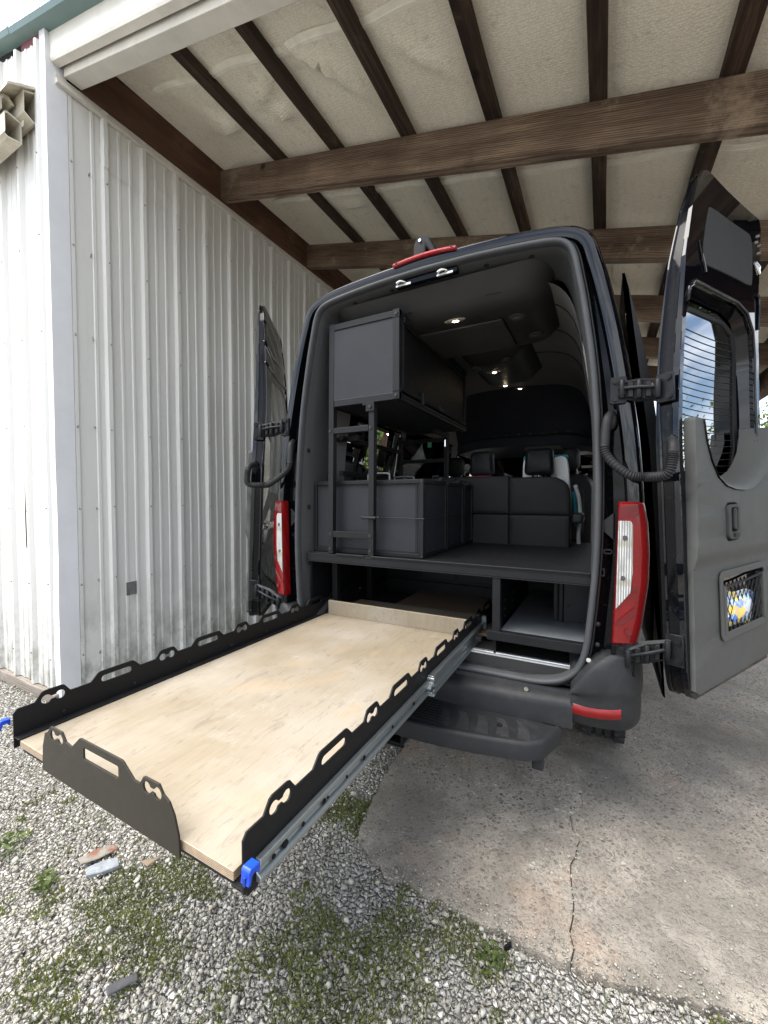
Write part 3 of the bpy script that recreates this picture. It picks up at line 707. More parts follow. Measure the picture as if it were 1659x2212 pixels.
    for a, b in zip(bays[:-1], bays[1:]):
        g = G(); rows = []; nu = 22; nv = 150
        for j in range(nv+1):
            y = -.27+9.0*j/nv if j <= nv else 0; row = []
            for i in range(nu+1):
                t = i/nu; x = a-.012+(b-a+.024)*t
                w = math.sin(math.pi*t)
                z = roofz(x)+.078 - (.055*max(0, 1-(x+2.66)/.22) if x < -2.4 else 0) - .030*w*(.6+.5*nz.noise(Vector((x*.8, y*.55, 3))))
                z += w*(.014*nz.noise(Vector((x*2.4, y*1.5, 1)))+.005*nz.noise(Vector((x*7, y*5, 2))))
                for cx, cy, ang, am, ln in creases:
                    dx, dy = x-cx, y-cy; p = dx*math.cos(ang)+dy*math.sin(ang); q = -dx*math.sin(ang)+dy*math.cos(ang)
                    if abs(p) < ln and abs(q) < .2:
                        z -= w*am*1.4*(1-abs(p)/ln)*math.exp(-abs(q)/.03)*(1 if q > 0 else .45)
                row.append((x, y, z))
            rows.append(row)
        g.loft(rows); obj('insulation_sheet', g, 'ins', K, smooth=True)
        for sy in (.22, 1.62, 3.05, 4.5):
            g = G(); rows = []
            for i in range(13):
                t = i/12; x = a+.05+(b-a-.10)*t; w = math.sin(math.pi*t); y = sy+.02*math.sin(x*9)-.02*t
                z = roofz(x)+.066-.036*w*(.6+.5*nz.noise(Vector((x*.8, y*.55, 3))))
                rows.append([(x, y-.034, z+.010), (x, y-.03, z), (x, y-.004, z-.004), (x, y, z+.003), (x, y+.004, z-.004), (x, y+.03, z), (x, y+.034, z+.010)])
            g.loft(rows); obj('seam_tape', g, 'ins_seam', K, smooth='auto')
    g = G(); g.prism([(-2.7, roofz(-2.7)+.14), (3.3, roofz(3.3)+.14), (3.3, roofz(3.3)+.17), (-2.7, roofz(-2.7)+.17)], -.44, 8.9, lambda p, d: (p[0], d, p[1])); obj('roof_sheet', g, 'green', K)
    # sliding door track with its cover on the front face
    T = thing('door_track', 'weathered cream sliding door track fixed high on the white end wall', 'door track', (-3.4, WY-.1, 4.1))
    x0, x1 = -5.5, -2.80
    def ext(name, pr, a, b, mat='dirty_trim', m2=None):
        g = G(); g.loft([[(x, y, z) for y, z in pr] for x in (a, b)], True); n = len(pr)
        g.add([(b, y, z) for y, z in pr], [tuple(range(n))]); g.add([(a, y, z) for y, z in pr], [tuple(range(n))]); return obj(name, g, mat, T)
    def hollow(name, pr, a, b, t=.005):
        cy = sum(p[0] for p in pr)/len(pr); cz = sum(p[1] for p in pr)/len(pr)
        inn = [(cy+(y-cy)*(1-2.2*t/.08), cz+(z-cz)*(1-2.2*t/.08)) for y, z in pr]
        g = G(); plate(g, pr, [inn], a, b, lambda p, d: (d, p[0], p[1])); return obj(name, g, 'trackcream', T, bevel=.002, seg=1)
    ext('track_cover', [(-.475, 4.43), (-.64, 4.335), (-.655, 4.315), (-.655, 4.30), (-.64, 4.318), (-.475, 4.41)], x0, -2.745, 'trackcream')
    hollow('mounting_board', [(-.475, 4.40), (-.56, 4.36), (-.56, 4.21), (-.50, 4.17), (-.475, 4.19)], x0, -2.765)
    ext('track', [(-.57, 4.28), (-.60, 4.32), (-.635, 4.315), (-.655, 4.285), (-.655, 4.21), (-.64, 4.21), (-.64, 4.275), (-.625, 4.295), (-.605, 4.295), (-.585, 4.27)], x0, -2.87, 'trackcream')
    hollow('door_rail', [(-.54, 4.18), (-.62, 4.20), (-.635, 4.19), (-.635, 4.05), (-.645, 4.035), (-.62, 4.02), (-.54, 4.03)], x0, -2.85)
    g = G(); 
    for k in range(9):
        xx = -2.79-.055*k; g.add([(xx, -.55, 4.17+.0*k), (xx-.05, -.55, 4.17), (xx-.05, -.548, 4.14-.012*(k % 3)), (xx-.012, -.548, 4.13-.01*(k % 2))], [(0, 1, 2, 3)])
    obj('torn_flange', g, 'trackcream', T, kind='stuff')

def tree(loc, h, r, seed, label):
    T = thing('broadleaf_tree', label, 'tree', (loc[0], loc[1], -.03), 'trees beyond the carport'); rs = np.random.RandomState(seed)
    g = G(); x, y = loc; g.tube([(x, y, -.05), (x+.1, y, h*.3), (x, y+.1, h*.62), (x, y, h*.85)], [.22, .17, .1, .03], 8)
    cl = []
    for i in range(12):
        a = rs.rand()*6.28; e = (x+math.cos(a)*r*.65*rs.rand(), y+math.sin(a)*r*.65, h*(.35+.55*rs.rand())); g.tube([(x, y, h*(.25+.3*rs.rand())), ((x+e[0])/2, (y+e[1])/2, e[2]*.85), e], [.07, .05, .015], 5)
        cl.append(e)
    obj('trunk', g, 'bark', T)
    tr = []
    for i in range(22000):
        if i % 6: c = cl[rs.randint(len(cl))]; p = np.array(c)+rs.randn(3)*np.array([r*.30, r*.30, h*.11])
        else:
            v = rs.randn(3); v /= np.linalg.norm(v); p = np.array([x, y, h*.58])+v*np.array([r, r, h*.40])*(.5+.35*rs.rand())
        if p[2] < .3: continue
        u = rs.randn(3); u /= np.linalg.norm(u); w = np.cross(u, rs.randn(3)); w /= np.linalg.norm(w); s = .035+.045*rs.rand()
        tr.append([p-u*s, p+w*s*.5, p+u*s]); tr.append([p-u*s, p+u*s, p-w*s*.5])
    tri_mesh('crown', np.array(tr), 'leaf', T, kind=None)
def backdrop():
    tree((4.9, 11.6), 3.9, 1.7, 1, 'small pale green tree right of the open van door')
    tree((9.6, 10.0), 3.9, 2.2, 2, 'round green tree farther right beyond the carport posts')
    tree((12.5, 5.5), 3.9, 2.6, 3, 'broad green tree out to the right of the slab')
    tree((13.5, .5), 4.2, 2.5, 4, 'tall green tree to the right of the yard')
    B = thing('rear_shed', 'beige metal shed standing beyond the far end of the carport', 'shed', (0, 16, 0))
    for k in range(9):
        g = G(); rows = [[(-3.7+.915*k+s, 16-h, z) for s, h in rib_profile(.915)] for z in (0, 3.9)]; g.loft(rows); obj('wall_panel', g, 'beigewall', B)
    g = G(); g.box(-3.8, 4.7, 15.9, 20, 3.9, 4.1); obj('roof', g, 'green', B)
# ------------------------------------------------------------------ van
X0 = -.002
def TL(z): return .026*(z-1.2)/1.4          # the van leans a touch to the right
OPEN = [(0, .656), (.45, .654), (.64, .664), (.742, .712), (.791, .805), (.812, 1.0), (.825, 1.3), (.815, 1.7), (.787, 2.04), (.742, 2.335), (.714, 2.475), (.697, 2.55), (.672, 2.602), (.62, 2.634), (.50, 2.652), (.25, 2.670), (0, 2.676)]
OUT = [(0, .545), (.45, .545), (.72, .545), (.92, .60), (.975, .75), (.99, 1.0), (1.003, 1.3), (.972, 1.72), (.905, 2.13), (.845, 2.40), (.808, 2.53), (.785, 2.60), (.745, 2.655), (.66, 2.698), (.50, 2.724), (.25, 2.742), (0, 2.748)]
def ring(P, per=5):
    r = cat_rom([(x, 0, z) for x, z in P], per)
    right = [(p.x, p.z) for p in r]; left = [(-x, z) for x, z in right[::-1]][1:-1]
    return right+left            # closed loop: bottom centre -> right -> top -> left
RO, RB = ring(OPEN), ring(OUT)
def lerp_ring(t): return [(a[0]+(b[0]-a[0])*t, a[1]+(b[1]-a[1])*t) for a, b in zip(RO, RB)]
def inset(P, d, zc=1.65):
    n = len(P); out = []
    for i in range(n):
        a, b = Vector(P[i-1]), Vector(P[(i+1) % n]); t = (b-a).normalized(); out.append((P[i][0]-t.y*d, P[i][1]+t.x*d))
    return out
def at(P, y): return [(X0+x+TL(z), y, z) for x, z in P]
def van():
    V = thing('cargo_van', 'glossy black high roof van with open rear doors parked under carport', 'van', (X0, 2.4, 0))
    # side profile of the body (half width at height)
    zs = [(.50, .955), (.62, .972), (.80, .985), (1.0, .992), (1.3, 1.005), (1.52, .992), (1.72, .974), (1.95, .942), (2.12, .913), (2.3, .868), (2.42, .840), (2.53, .808), (2.60, .785), (2.655, .745)]
    ys = [.10, .30, .50, 1.50, 1.62, 2.72, 2.85, 3.2, 4.2]
    for sgn in (1, -1):
        def cell_open(i, k, sgn=sgn):
            y, z = ys[i], zs[k][0]
            if 1.5 <= z < 2.1:
                if sgn < 0 and y in (.50, 1.62): return True
                if y == 3.2: return True
                if sgn > 0 and y == .50: return True
            if sgn > 0 and y == 1.62 and .6 <= z < 2.3: return True
            return False
        g = G(); g.loft([[(X0+TL(z)+sgn*w, y, z) for z, w in zs] for y in ys], skip=cell_open)
        g.loft([[(X0+TL(z)+sgn*(w-.075), y, z) for z, w in zs] for y in ys], skip=cell_open)
        obj('body_side', g, 'paint', V, smooth=True)
        def pane(y0, y1, nm):
            g = G(); zz = [(z, w) for z, w in zs if 1.5 < z < 2.2]
            g.loft([[(X0+TL(z)+sgn*(w-.006), y, z) for z, w in zz] for y in (y0, y1)]); return obj(nm, g, 'privacy', V, smooth=True)
        pane(.50, 1.50, 'side_window')
        if sgn < 0: pane(1.62, 2.72, 'side_window')
        pane(3.2, 4.2, 'cab_window')
    # roof
    roof = [(x+TL(z), z) for x, z in RB if z > 2.63]
    roof = sorted(roof, key=lambda p: p[0])
    g = G(); g.loft([[(X0+x, y, z+dz) for x, z in roof] for y, dz in ((.05, 0), (.5, .02), (1.5, .03), (3, .02), (3.8, -.03), (4.2, -.14))])
    obj('roof', g, 'paint', V, smooth=True)
    # rear frame : rolled outer corner, jamb step, flange to the seal
    g = G()
    L = [(RB, .10), (RB, .055), (inset(RB, .006), .022), (inset(RB, .022), .004), (inset(RB, .05), .0), (inset(RB, .062), .004), (inset(RB, .066), .030)]
    g.loft([at(P, y) for P, y in L], True)
    obj('rear_frame', g, 'paint', V, smooth='auto')
    g = G(); mid = [(a[0]*.5+b[0]*.5, a[1]*.5+b[1]*.5) for a, b in zip(inset(RB, .066), inset(RO, -.012))]
    L = [(inset(RB, .064), .028), (inset(RB, .070), .058), (mid, .062), (mid, .066), (inset(RO, -.020), .045), (inset(RO, -.014), .030), (RO, .030)]
    g.loft([at(P, y) for P, y in L], True); obj('door_jamb', g, 'jamb', V, smooth='auto')
    # seal : fat lip round the opening
    g = G(); lp = []
    sec = [(-.012, .036), (-.013, .012), (-.007, .0), (.006, -.003), (.013, .006), (.015, .03), (.012, .05)]
    g.loft([at(inset(RO, d), y) for d, y in sec], True); obj('door_seal', g, 'seal', V, smooth=True)
    g = G(); sec = [(-.022, .036), (-.024, .024), (-.019, .019), (-.015, .026)]
    g.loft([at(inset(RO, d), y) for d, y in sec], True); obj('seal_lip', g, 'rubber', V, smooth=True)
    # inner pillar and header trim
    g = G()
    def trimsec(i, d0, d1, yy):
        P = inset(RO, .012); out = []
        for (x, z) in P:
            w = min(1, max(0, (z-2.2)/.38)); lowz = min(1, max(0, (z-.9)/.3))
            d = (d0*(.30 if x > 0 else 1.0)*(1-w)+d1*w)*lowz
            L_ = math.hypot(x*1.2, z-1.62) or 1
            out.append((x-x/L_*d*1.0, z-(z-1.62)/L_*d*.9))
        return at(out, yy)
    g.loft([trimsec(0, 0, 0, .03), trimsec(0, .008, .012, .045), trimsec(0, .024, .016, .085), trimsec(0, .040, .026, .15), trimsec(0, .046, .034, .20), trimsec(0, .04, .05, .26)], True)
    obj('pillar_trim', g, 'trimgrey', V, smooth=True)
    # clips in header trim
    g = G()
    for x, z, y in ((-.46, 2.640, .07), (-.22, 2.655, .07), (.30, 2.652, .07), (.51, 2.636, .07), (-.115, 2.648, .13), (-.065, 2.648, .13), (.145, 2.648, .13), (.20, 2.646, .13)):
        g.ell((X0+x+TL(z), y, z-.012), .013, .012, .006, 10, 6)
    for z in (1.1, 1.45, 1.8, 2.05): g.ell((-.775, .07, z), .008, .014, .016, 10, 6)
    obj('trim_clips', g, 'hole', V, kind='stuff')
    # headliner shell (walls and ceiling)
    prof = [(.80, 1.05), (.815, 1.3), (.80, 1.75), (.77, 2.0), (.735, 2.2), (.70, 2.38), (.645, 2.50), (.55, 2.57), (.36, 2.605), (0, 2.615)]
    rg = cat_rom([(x, 0, z) for x, z in prof], 3); pr = [(p.x, p.z) for p in rg]; full = [(-x, z) for x, z in pr][:-1]+pr[::-1]
    def sk(i, k):
        z = full[k][1]; x = full[k][0]
        if i in (1, 2) and 1.5 < z < 2.1: return True
        return False
    g = G(); yy = [.22, .5, 1.55, 2.72, 2.9]
    def sk2(i, k):
        x, z = full[k]; y = yy[i]
        if 1.45 < z < 2.12 and y in (.5, 1.55): return True
        if x > 0 and z < 2.3 and y == 1.55: return True
        return False
    g.loft([[(X0+x+TL(z), y, z) for x, z in full] for y in yy], skip=sk2); obj('headliner', g, 'headliner', V, smooth=True)
    g = G()
    for y in (.46, .86, 1.32): g.tube([(X0+TL(z)+x*.994, y, z-.003) for x, z in full if x > .2], .0035, 6)
    obj('headliner_seam', g, 'acplastic', V, kind='stuff')
    # overhead bulkhead shelf at the front of the high roof
    g = G(); rows = []
    for y, z in ((2.28, 2.615), (2.42, 2.54), (2.52, 2.47), (2.7, 2.36), (2.84, 2.26), (2.88, 2.235), (2.90, 2.22), (3.0, 2.215), (3.05, 2.12), (4.2, 2.10)):
        rows.append([(X0+x*(.98), y, z-(.35*max(0, abs(x)-.45)**1.5)) for x in [-.78+.13*i for i in range(13)]])
    g.loft(rows); obj('overhead_shelf', g, plain('navy_black_liner', (.022, .024, .032), .6), V, smooth='auto')
    g = G()
    for i in range(9): g.box(-.42+.13*i, -.38+.13*i, 2.875, 2.882, 2.224, 2.236)
    for i in range(4): g.box(.28+.11*i, .33+.11*i, 2.872, 2.88, 2.25, 2.262)
    obj('shelf_clips', g, 'trimgrey', V, kind='stuff')
    g = G(); g.box(.02, .42, 3.05, 3.9, 2.06, 2.115); obj('overhead_console', g, 'trimgrey', V, bevel=.01)
    g = G(); g.box(.60, .86, 3.5, 3.52, 2.03, 2.075); g.box(.60, .80, 3.9, 3.92, 1.90, 1.93); obj('visor_label', g, 'whitefab', V)
    # air conditioner pod and console under the ceiling
    def pod(x0, x1, y0, y1, zb, zt, r, nm):
        g = G(); rows = []
        for d, z in ((-.05, zt), (.01, zb+.062), (.045, zb+.028), (.085, zb+.008), (.13, zb)):
            rows.append([(x, y, z) for x, y in rrect(x0+d, x1-d, y0+d, y1-d, max(.02, r-max(d, 0)), 6)])
        g.loft(rows, True); n = len(rows[-1]); g.add(rows[-1], [tuple(range(n))]); return obj(nm, g, 'acplastic', V, smooth='auto')
    A = pod(-.62, .60, .13, .90, 2.485, 2.625, .16, 'ceiling_air_conditioner')
    g = G(); g.prism(rrect(-.22, .35, .31, .76, .03, 4), 2.478, 2.486, lambda p, d: (p[0], p[1], d)); gr = obj('grille', g, 'hole', A)
    g = G()
    for i in range(27): y = .325+.0165*i; g.box(-.215, .345, y, y+.009, 2.470, 2.479)
    obj('grille_bars', g, plain('grille_plastic', (.030, .029, .028), .5), A, kind='stuff')
    def vent(x, y, z, par):
        g = G(); g.cyl((x, y, z+.012), (x, y, z-.006), .042, 18); g.ell((x, y, z-.006), .026, .026, .010, 14, 6); return obj('air_vent', g, 'trimgrey', par, smooth='auto')
    vent(.42, .36, 2.484, A); vent(.475, .66, 2.484, A)
    C2 = pod(-.09, .345, .94, 1.74, 2.475, 2.62, .09, 'ceiling_console')
    vent(.00, 1.10, 2.474, C2); vent(.10, 1.13, 2.474, C2); vent(.23, 1.02, 2.474, C2)
    g = G(); g.box(.30, .38, .15, .156, 2.535, 2.541); g.box(-.19, -.11, .145, .151, 2.535, 2.541); obj('slot', g, 'hole', A)
    def lamp(x, y, z, par, s=1.):
        g = G(); g.ell((x, y, z), .075*s, .026*s, .010, 18, 8); l = obj('dome_lamp', g, 'lamplens', par, smooth=True)
        g = G(); g.ell((x+.005, y-.004, z-.006), .022*s, .010*s, .0065, 12, 6); obj('bulb', g, 'lamp', l)
    lamp(.105, .255, 2.492, A); lamp(.095, 1.22, 2.474, C2, .8); lamp(.09, 1.64, 2.476, C2, .8); lamp(.10, 2.28, 2.60, V, .8)
    g = G(); g.ell((.15, 3.3, 2.05), .03, .03, .012, 12, 6); obj('map_lamp', g, 'lamp', V)
    # latch strikers in header
    g = G(); g.prism([(-.150, 2.628), (.190, 2.630), (.190, 2.668), (-.150, 2.668)], .026, .062, lambda p, d: (p[0], d, p[1])); rec = obj('striker_recess', g, 'jamb', V)
    for x in (-.115, .115):
        g = G(); g.tube(cat_rom([(x-.025, .04, 2.634), (x-.022, .012, 2.638), (x, .002, 2.642), (x+.022, .012, 2.639), (x+.03, .04, 2.634)], 4), .006, 8); g.box(x-.03, x+.055, .022, .034, 2.626, 2.636); obj('striker', g, 'chrome', V, smooth='auto')
    # third brake light and camera
    g = G(); rows = []
    for y, z in ((.02, 2.728), (-.010, 2.728), (-.016, 2.733), (-.012, 2.743), (.02, 2.748)):
        rows.append([(x, y, z-.012*(abs((x-.024)/.17))**2) for x in [-.147+.0285*i for i in range(13)]])
    g.loft(rows); 
    for s in (0, 12): g.add([r[s] for r in rows], [tuple(range(5))])
    bl = obj('brake_light', g, 'brakelens', V, smooth='auto')
    g = G(); g.cyl((-.125, -.012, 2.728), (-.125, -.020, 2.728), .006, 8); g.cyl((.175, -.012, 2.728), (.175, -.020, 2.728), .006, 8); obj('screw', g, 'redlens_dark', bl)
    g = G(); pr = [(-.045, 2.70), (-.040, 2.79), (-.02, 2.822), (.02, 2.826), (.045, 2.81), (.085, 2.73), (.06, 2.72), (.03, 2.765), (.022, 2.70)]
    g.prism(pr, .012, .13, lambda p, d: (p[0], d, p[1]+.022)); cm = obj('rear_camera', g, 'rubber', V, bevel=.010, seg=2)
    g = G(); g.cyl((-.002, .013, 2.822), (-.002, .005, 2.822), .008, 12); obj('lens', g, 'chrome', cm)
    # rear bumper : corner pieces, centre recess, step, treads
    for s in (1, -1):
        g = G(); rows = []
        # plan path of the corner from inner edge, around, forward along side
        path = [(.735, -.045), (.80, -.055), (.87, -.050), (.935, -.030), (.975, .005), (1.0, .06), (1.008, .16), (1.0, .45)]
        path = [(p.x, p.y) for p in cat_rom([(a, b, 0) for a, b in path], 3)]
        for z, o in ((.520, -.055), (.532, -.018), (.555, -.003), (.60, .0), (.63, .0), (.655, -.003), (.68, .003), (.71, .005), (.76, .003), (.815, -.002), (.838, -.008), (.848, -.022)):
            row = []
            for i, (x, y) in enumerate(path):
                nx, ny = (x-.75, y-.2); L = math.hypot(nx, ny)
                lift = .03*max(0, 1-(x-.735)/.12)*max(0, (z-.72)/.12) if z > .72 else 0
                zz = z - (.17*max(0, 1-(x-.735)/.17)**1.6 if z > .655 else 0)*((z-.655)/.193)
                row.append((X0+s*(x+nx/L*o), y+ny/L*o, zz))
            rows.append(row)
        rows.append([(X0+s*(x-.03), .25 if y < .25 else y, .84) for x, y in path])
        g.loft(rows); g.add([r[0] for r in rows], [tuple(range(len(rows)))])
        obj('bumper_corner', g, 'bumper', V, smooth='auto')
        g = G(); rows = []
        for z, o in ((.577, .004), (.585, .010), (.612, .010), (.620, .004)):
            rows.append([(X0+s*(x), y-o, z+zz) for x, y, zz in ((.745, -.045, 0), (.79, -.054, 0), (.84, -.0535, .002), (.89, -.045, .006), (.925, -.034, .012))])
        g.loft(rows); obj('reflector', g, 'redlens', V, smooth='auto')
    g = G()
    w = .745
    xs = [-w+2*w*i/20 for i in range(21)]
    def bow(x): return .045*(x/.745)**2
    rows = [[(X0+x, y+bow(x)*f*.7, z+.016*(x/.745)**2*f) for x in xs] for y, z, f in ((.03, .648, 0), (-.012, .645, .2), (-.018, .628, .3), (-.05, .618, .8), (-.072, .604, 1), (-.079, .592, 1), (-.082, .575, 1), (-.082, .49, 1))]
    g.loft(rows); obj('bumper_centre', g, 'bumper', V, smooth='auto')
    # step : deck with rounded bowed outline
    def step_outline(off=0, n=24):
        out = []
        for i in range(n+1):
            t = i/n; x = -.70+1.40*t; e = max(0, (abs(x)-.58)/.12)
            out.append((X0+x*(1-off*.9/.7), -.335+.115*(x/.70)**2+.16*(1-math.sqrt(max(0, 1-e*e)))+off))
        return out
    o = step_outline(); inn = step_outline(.022)
    back = [(X0+.70, -.07), (X0-.70, -.07)]
    g = G()
    loops = [(step_outline(.008), .428), (o, .434), (o, .494), (step_outline(.003), .503), (step_outline(.009), .5085), (step_outline(.014), .5095), (step_outline(.018), .5065), (step_outline(.022), .5065)]
    rows = [[(x, y, z) for x, y in P]+[(X0+.70-.0, -.06, z), (X0-.70, -.06, z)] for P, z in loops]
    g.loft(rows, True); n = len(rows[0]); g.add(rows[-1], [tuple(range(n))]); g.add(rows[0], [tuple(range(n))])
    st = obj('rear_step', g, 'bumper', V, smooth='auto')
    def tread(par, zf, y0f, depth, span, seed, matn='rubber'):
        """curved raised pads like the moulded tread"""
        for k in range(5):
            g = G(); a0 = span[0]+(span[1]-span[0])*k/5
            L = []; Rr = []
            for i in range(9):
                t = i/8; y = y0f+.115*(a0/.7)**2+depth*t; xx = a0+.05*math.sin(t*2.2)+.07*(1-t)**2
                L.append((xx, y, zf)); Rr.append((xx+.055-.02*t, y, zf))
            g.loft([[(x, y, z-.004) for x, y, z in L], [(x, y, z) for x, y, z in L], [(x, y, z) for x, y, z in Rr], [(x, y, z-.004) for x, y, z in Rr]])
            obj('tread_pad', g, matn, par, smooth=False)
    tread(st, .5075, -.285, .14, (.14, .56), 1, plain('worn_tread', (.022, .0225, .024), .42, 0, .25, 20, .2, 400, dust=.08))
    g = G()
    for i in range(9):
        y = -.285+.022*i; g.box(-.62, .24-.012*i, y, y+.009, .505, .5095)
    obj('tread_ribs', g, 'rubber', st, kind='stuff')
    g = G(); g.cyl((.46, -.17, .506), (.46, -.17, .5125), .012, 14); obj('step_bolt', g, 'hole', st)
    g = G(); g.prism(rrect(.60, .645, -.21, -.16, .01, 3), .385, .44, lambda p, d: (p[0], p[1], d)); obj('step_foot', g, 'bumper', V)
    # sill : plastic threshold with tread, aluminium strip, floor
    g = G(); g.loft([[(x, y, z) for x in (-.74, 0, .745)] for y, z in ((.036, .656), (.042, .666), (.066, .670), (.072, .70), (.076, .716), (.13, .716), (.16, .72))]); sill = obj('sill', g, 'rubber', V, smooth='auto')
    g = G(); g.box(-.70, .785, .082, .100, .716, .723); g.box(-.70, .785, .079, .082, .708, .7235); g.box(-.70, .785, .100, .120, .716, .726); obj('sill_strip', g, 'alu', V)
    for k in range(5):
        g = G(); a0 = .24+.085*k; rows = []
        for i in range(6):
            t = i/5; y = .043+.022*t; x = a0+.06*t*t; z = .6665+.006*t
            rows.append([(x, y, z), (x+.048-.01*t, y, z)])
        g.loft(rows); obj('sill_pad', g, 'bumper', sill)
    g = G(); g.box(-.78, .78, .13, 3.3, .66, .712); g.box(-.8, .8, .25, 5.2, .42, .60); obj('floor', g, 'under', V)
    # tow receiver
    g = G(); x, z = .010, .405
    pr = [(-.040, -.040), (.040, -.040), (.040, .040), (-.040, .040)]; pi = [(-.030, -.030), (.030, -.030), (.030, .030), (-.030, .030)]
    plate(g, pr, [pi], -.30, -.05, lambda p, d: (x+p[0], d, z+p[1])); g.box(x-.045, x+.045, -.303, -.285, z+.04, z+.05); g.box(x-.045, x+.045, -.303, -.285, z-.05, z-.04)
    h = obj('tow_receiver', g, 'powder', V, bevel=.002, seg=1)
    g = G(); plate(g, rrect(.10, .25, -.25, -.12, .03, 3), [rrect(.14, .21, -.21, -.18, .014, 4)], .385, .395, lambda p, d: (p[0], p[1], d)); obj('chain_plate', g, 'powder', h)
    g = G(); g.box(-.6, .6, -.05, .06, .40, .48); obj('hitch_beam', g, 'under', V)
    # tail lights
    for s in (1, -1):
        def X(v): return X0+s*(v)
        g = G(); rows = []
        for z, xi, xo in ((.895, .886, .972), (.905, .886, .980), (1.0, .890, .995), (1.15, .895, 1.012), (1.28, .898, 1.014), (1.40, .900, 1.006), (1.478, .902, .992), (1.488, .903, .985)):
            f = 0 if .9 < z < 1.48 else .012
            ya = -.036; yb = ya+.26*(xo-.04-xi); rows.append([(X(xi+.004), .03, z), (X(xi), ya+.010+f, z), (X(xi+.006), ya+f, z), (X(xo-.040), yb+f, z), (X(xo-.014), yb+.012+f, z), (X(xo+.004), yb+.040+f, z), (X(xo+.008), .075, z), (X(xo), .14, z)])
        g.loft(rows); g.add(rows[0], [tuple(range(8))]); g.add(rows[-1], [tuple(range(8))]); tl = obj('tail_light', g, 'redlens', V, smooth='auto')
        def face(nm, poly, d0, d1, mt, bev=0):
            g = G(); g.prism(poly, d0, d1, lambda p, d: (X(p[0]), d-.0105+.26*(p[0]-.900), p[1])); return obj(nm, g, mt, tl, bevel=bev, seg=1)
        face('reversing_lens', [(.898, 1.045), (.950, 1.115), (.957, 1.20), (.955, 1.395), (.946, 1.410), (.904, 1.410)], -.0285, -.026, 'clearlens', .001)
        face('dark_lens', [(.905, 1.415), (.975, 1.43), (.970, 1.475), (.906, 1.465)], -.0275, -.026, 'redlens_dark')
        face('dark_lens', [(.895, .985), (.970, 1.06), (.970, 1.03), (.935, .99), (.895, .975)], -.0275, -.026, 'redlens_dark')
        for x, z, r, mt in ((.958, 1.437, .012, 'redlens_dark'), (.927, 1.34, .011, 'lampdark'), (.922, 1.175, .010, 'lampdark'), (.962, 1.13, .011, 'redlens_dark'), (.945, .955, .013, 'redlens_dark')):
            yo = -.0105+.26*(x-.900); g = G(); g.cyl((X(x), -.026+yo, z), (X(x), -.0305+yo, z), r, 12); g.cyl((X(x), -.029+yo, z), (X(x), -.032+yo, z), r*.45, 8); obj('bulb_socket', g, mt, tl)
        g = G(); g.box(min(X(.886), X(.975)), max(X(.886), X(.975)), -.012, .06, .765, .892); obj('lamp_base', g, 'jamb', V, bevel=.006)
        # jamb bits next to the lamp
        g = G(); g.prism([(X(.838), 1.395), (X(.888), 1.44), (X(.888), 1.325), (X(.845), 1.365)], .03, .036, lambda p, d: (p[0], d, p[1])); b = obj('jamb_bracket', g, 'bumper', V, bevel=.002, seg=1)
        g = G(); g.cyl((X(.85), .03, 1.385), (X(.85), .024, 1.385), .010, 12); obj('bolt', g, 'steel', b)
        g = G(); plate(g, rrect(.850, .885, 1.262, 1.284, .010, 4), [rrect(.856, .882, 1.268, 1.278, .005, 3)], .05, .036, lambda p, d: (X(p[0]), d, p[1])); plate(g, rrect(.838, .858, 1.165, 1.20, .004, 2), [rrect(.843, .853, 1.172, 1.193, .002, 2)], .05, .03, lambda p, d: (X(p[0]), d, p[1])); obj('jamb_clip', g, 'steel', V)
        for z in (.865, .955):
            g = G(); g.ell((X(.835), .03, z), .011, .008, .011, 10, 6); obj('buffer', g, 'bumper', V, smooth=True)
    # under bumper seal screws
    for x, y, z in ((.55, -.03, .635), (.20, -.03, .632), (.80, .015, .80)):
        g = G(); g.cyl((x, y, z), (x, y-.012, z), .010, 10); obj('screw', g, 'chrome' if x > .5 else 'steel', V)
    # wheels
    def wheel(x, y, par):
        g = G(); r = .36; w = .118; n = 40; rows = []
        for k in range(n):
            a = 2*math.pi*k/n; ca, sa = math.cos(a), math.sin(a)
            rows.append([(x+u, y+ca*(r+d), r+.0+sa*(r+d)) for u, d in ((-w*.8, -.13), (-w, -.06), (-w*.96, -.018), (-w*.8, -.0), (-w*.45, .0), (-w*.43, -.012), (-w*.34, -.012), (-w*.32, 0), (-w*.04, 0), (-w*.02, -.012), (w*.06, -.012), (w*.08, 0), (w*.34, 0), (w*.36, -.012), (w*.44, -.012), (w*.46, 0), (w*.8, 0), (w*.96, -.018), (w, -.06), (w*.8, -.13))])
        rows.append(rows[0]); g.loft(rows)
        W_ = obj('wheel', g, 'tyre', par, smooth='auto')
        g = G()
        for k in range(60):
            a = 2*math.pi*k/60+.02; ca, sa = math.cos(a), math.sin(a)
            for u0, u1 in ((.50, .97), (-.97, -.50)):
                g.obox((x+w*(u0+u1)/2, y+ca*(r+.003), r+sa*(r+.003)), ((1, 0, 0), (0, -sa, ca), (0, ca, sa)), (w*.22, .0115, .006))
        obj('tread_blocks', g, 'tyre', W_, kind='stuff')
        g = G(); g.cyl((x-w*.6, y, r), (x+w*.6, y, r), .22, 24); obj('rim', g, 'steel', W_)
    for x in (.865, -.90):
        for y in (1.0, 4.6): wheel(x, y, V)
    # nose
    g = G(); g.loft([[(X0+x, y, z) for x, z in ((-.95, .45), (-.97, 1.3), (-.8, zt), (.8, zt), (.97, 1.3), (.95, .45))] for y, zt in ((4.2, 1.52), (4.9, 1.50), (5.5, 1.25), (5.6, .9))], True); obj('bonnet', g, 'paint', V, smooth='auto')
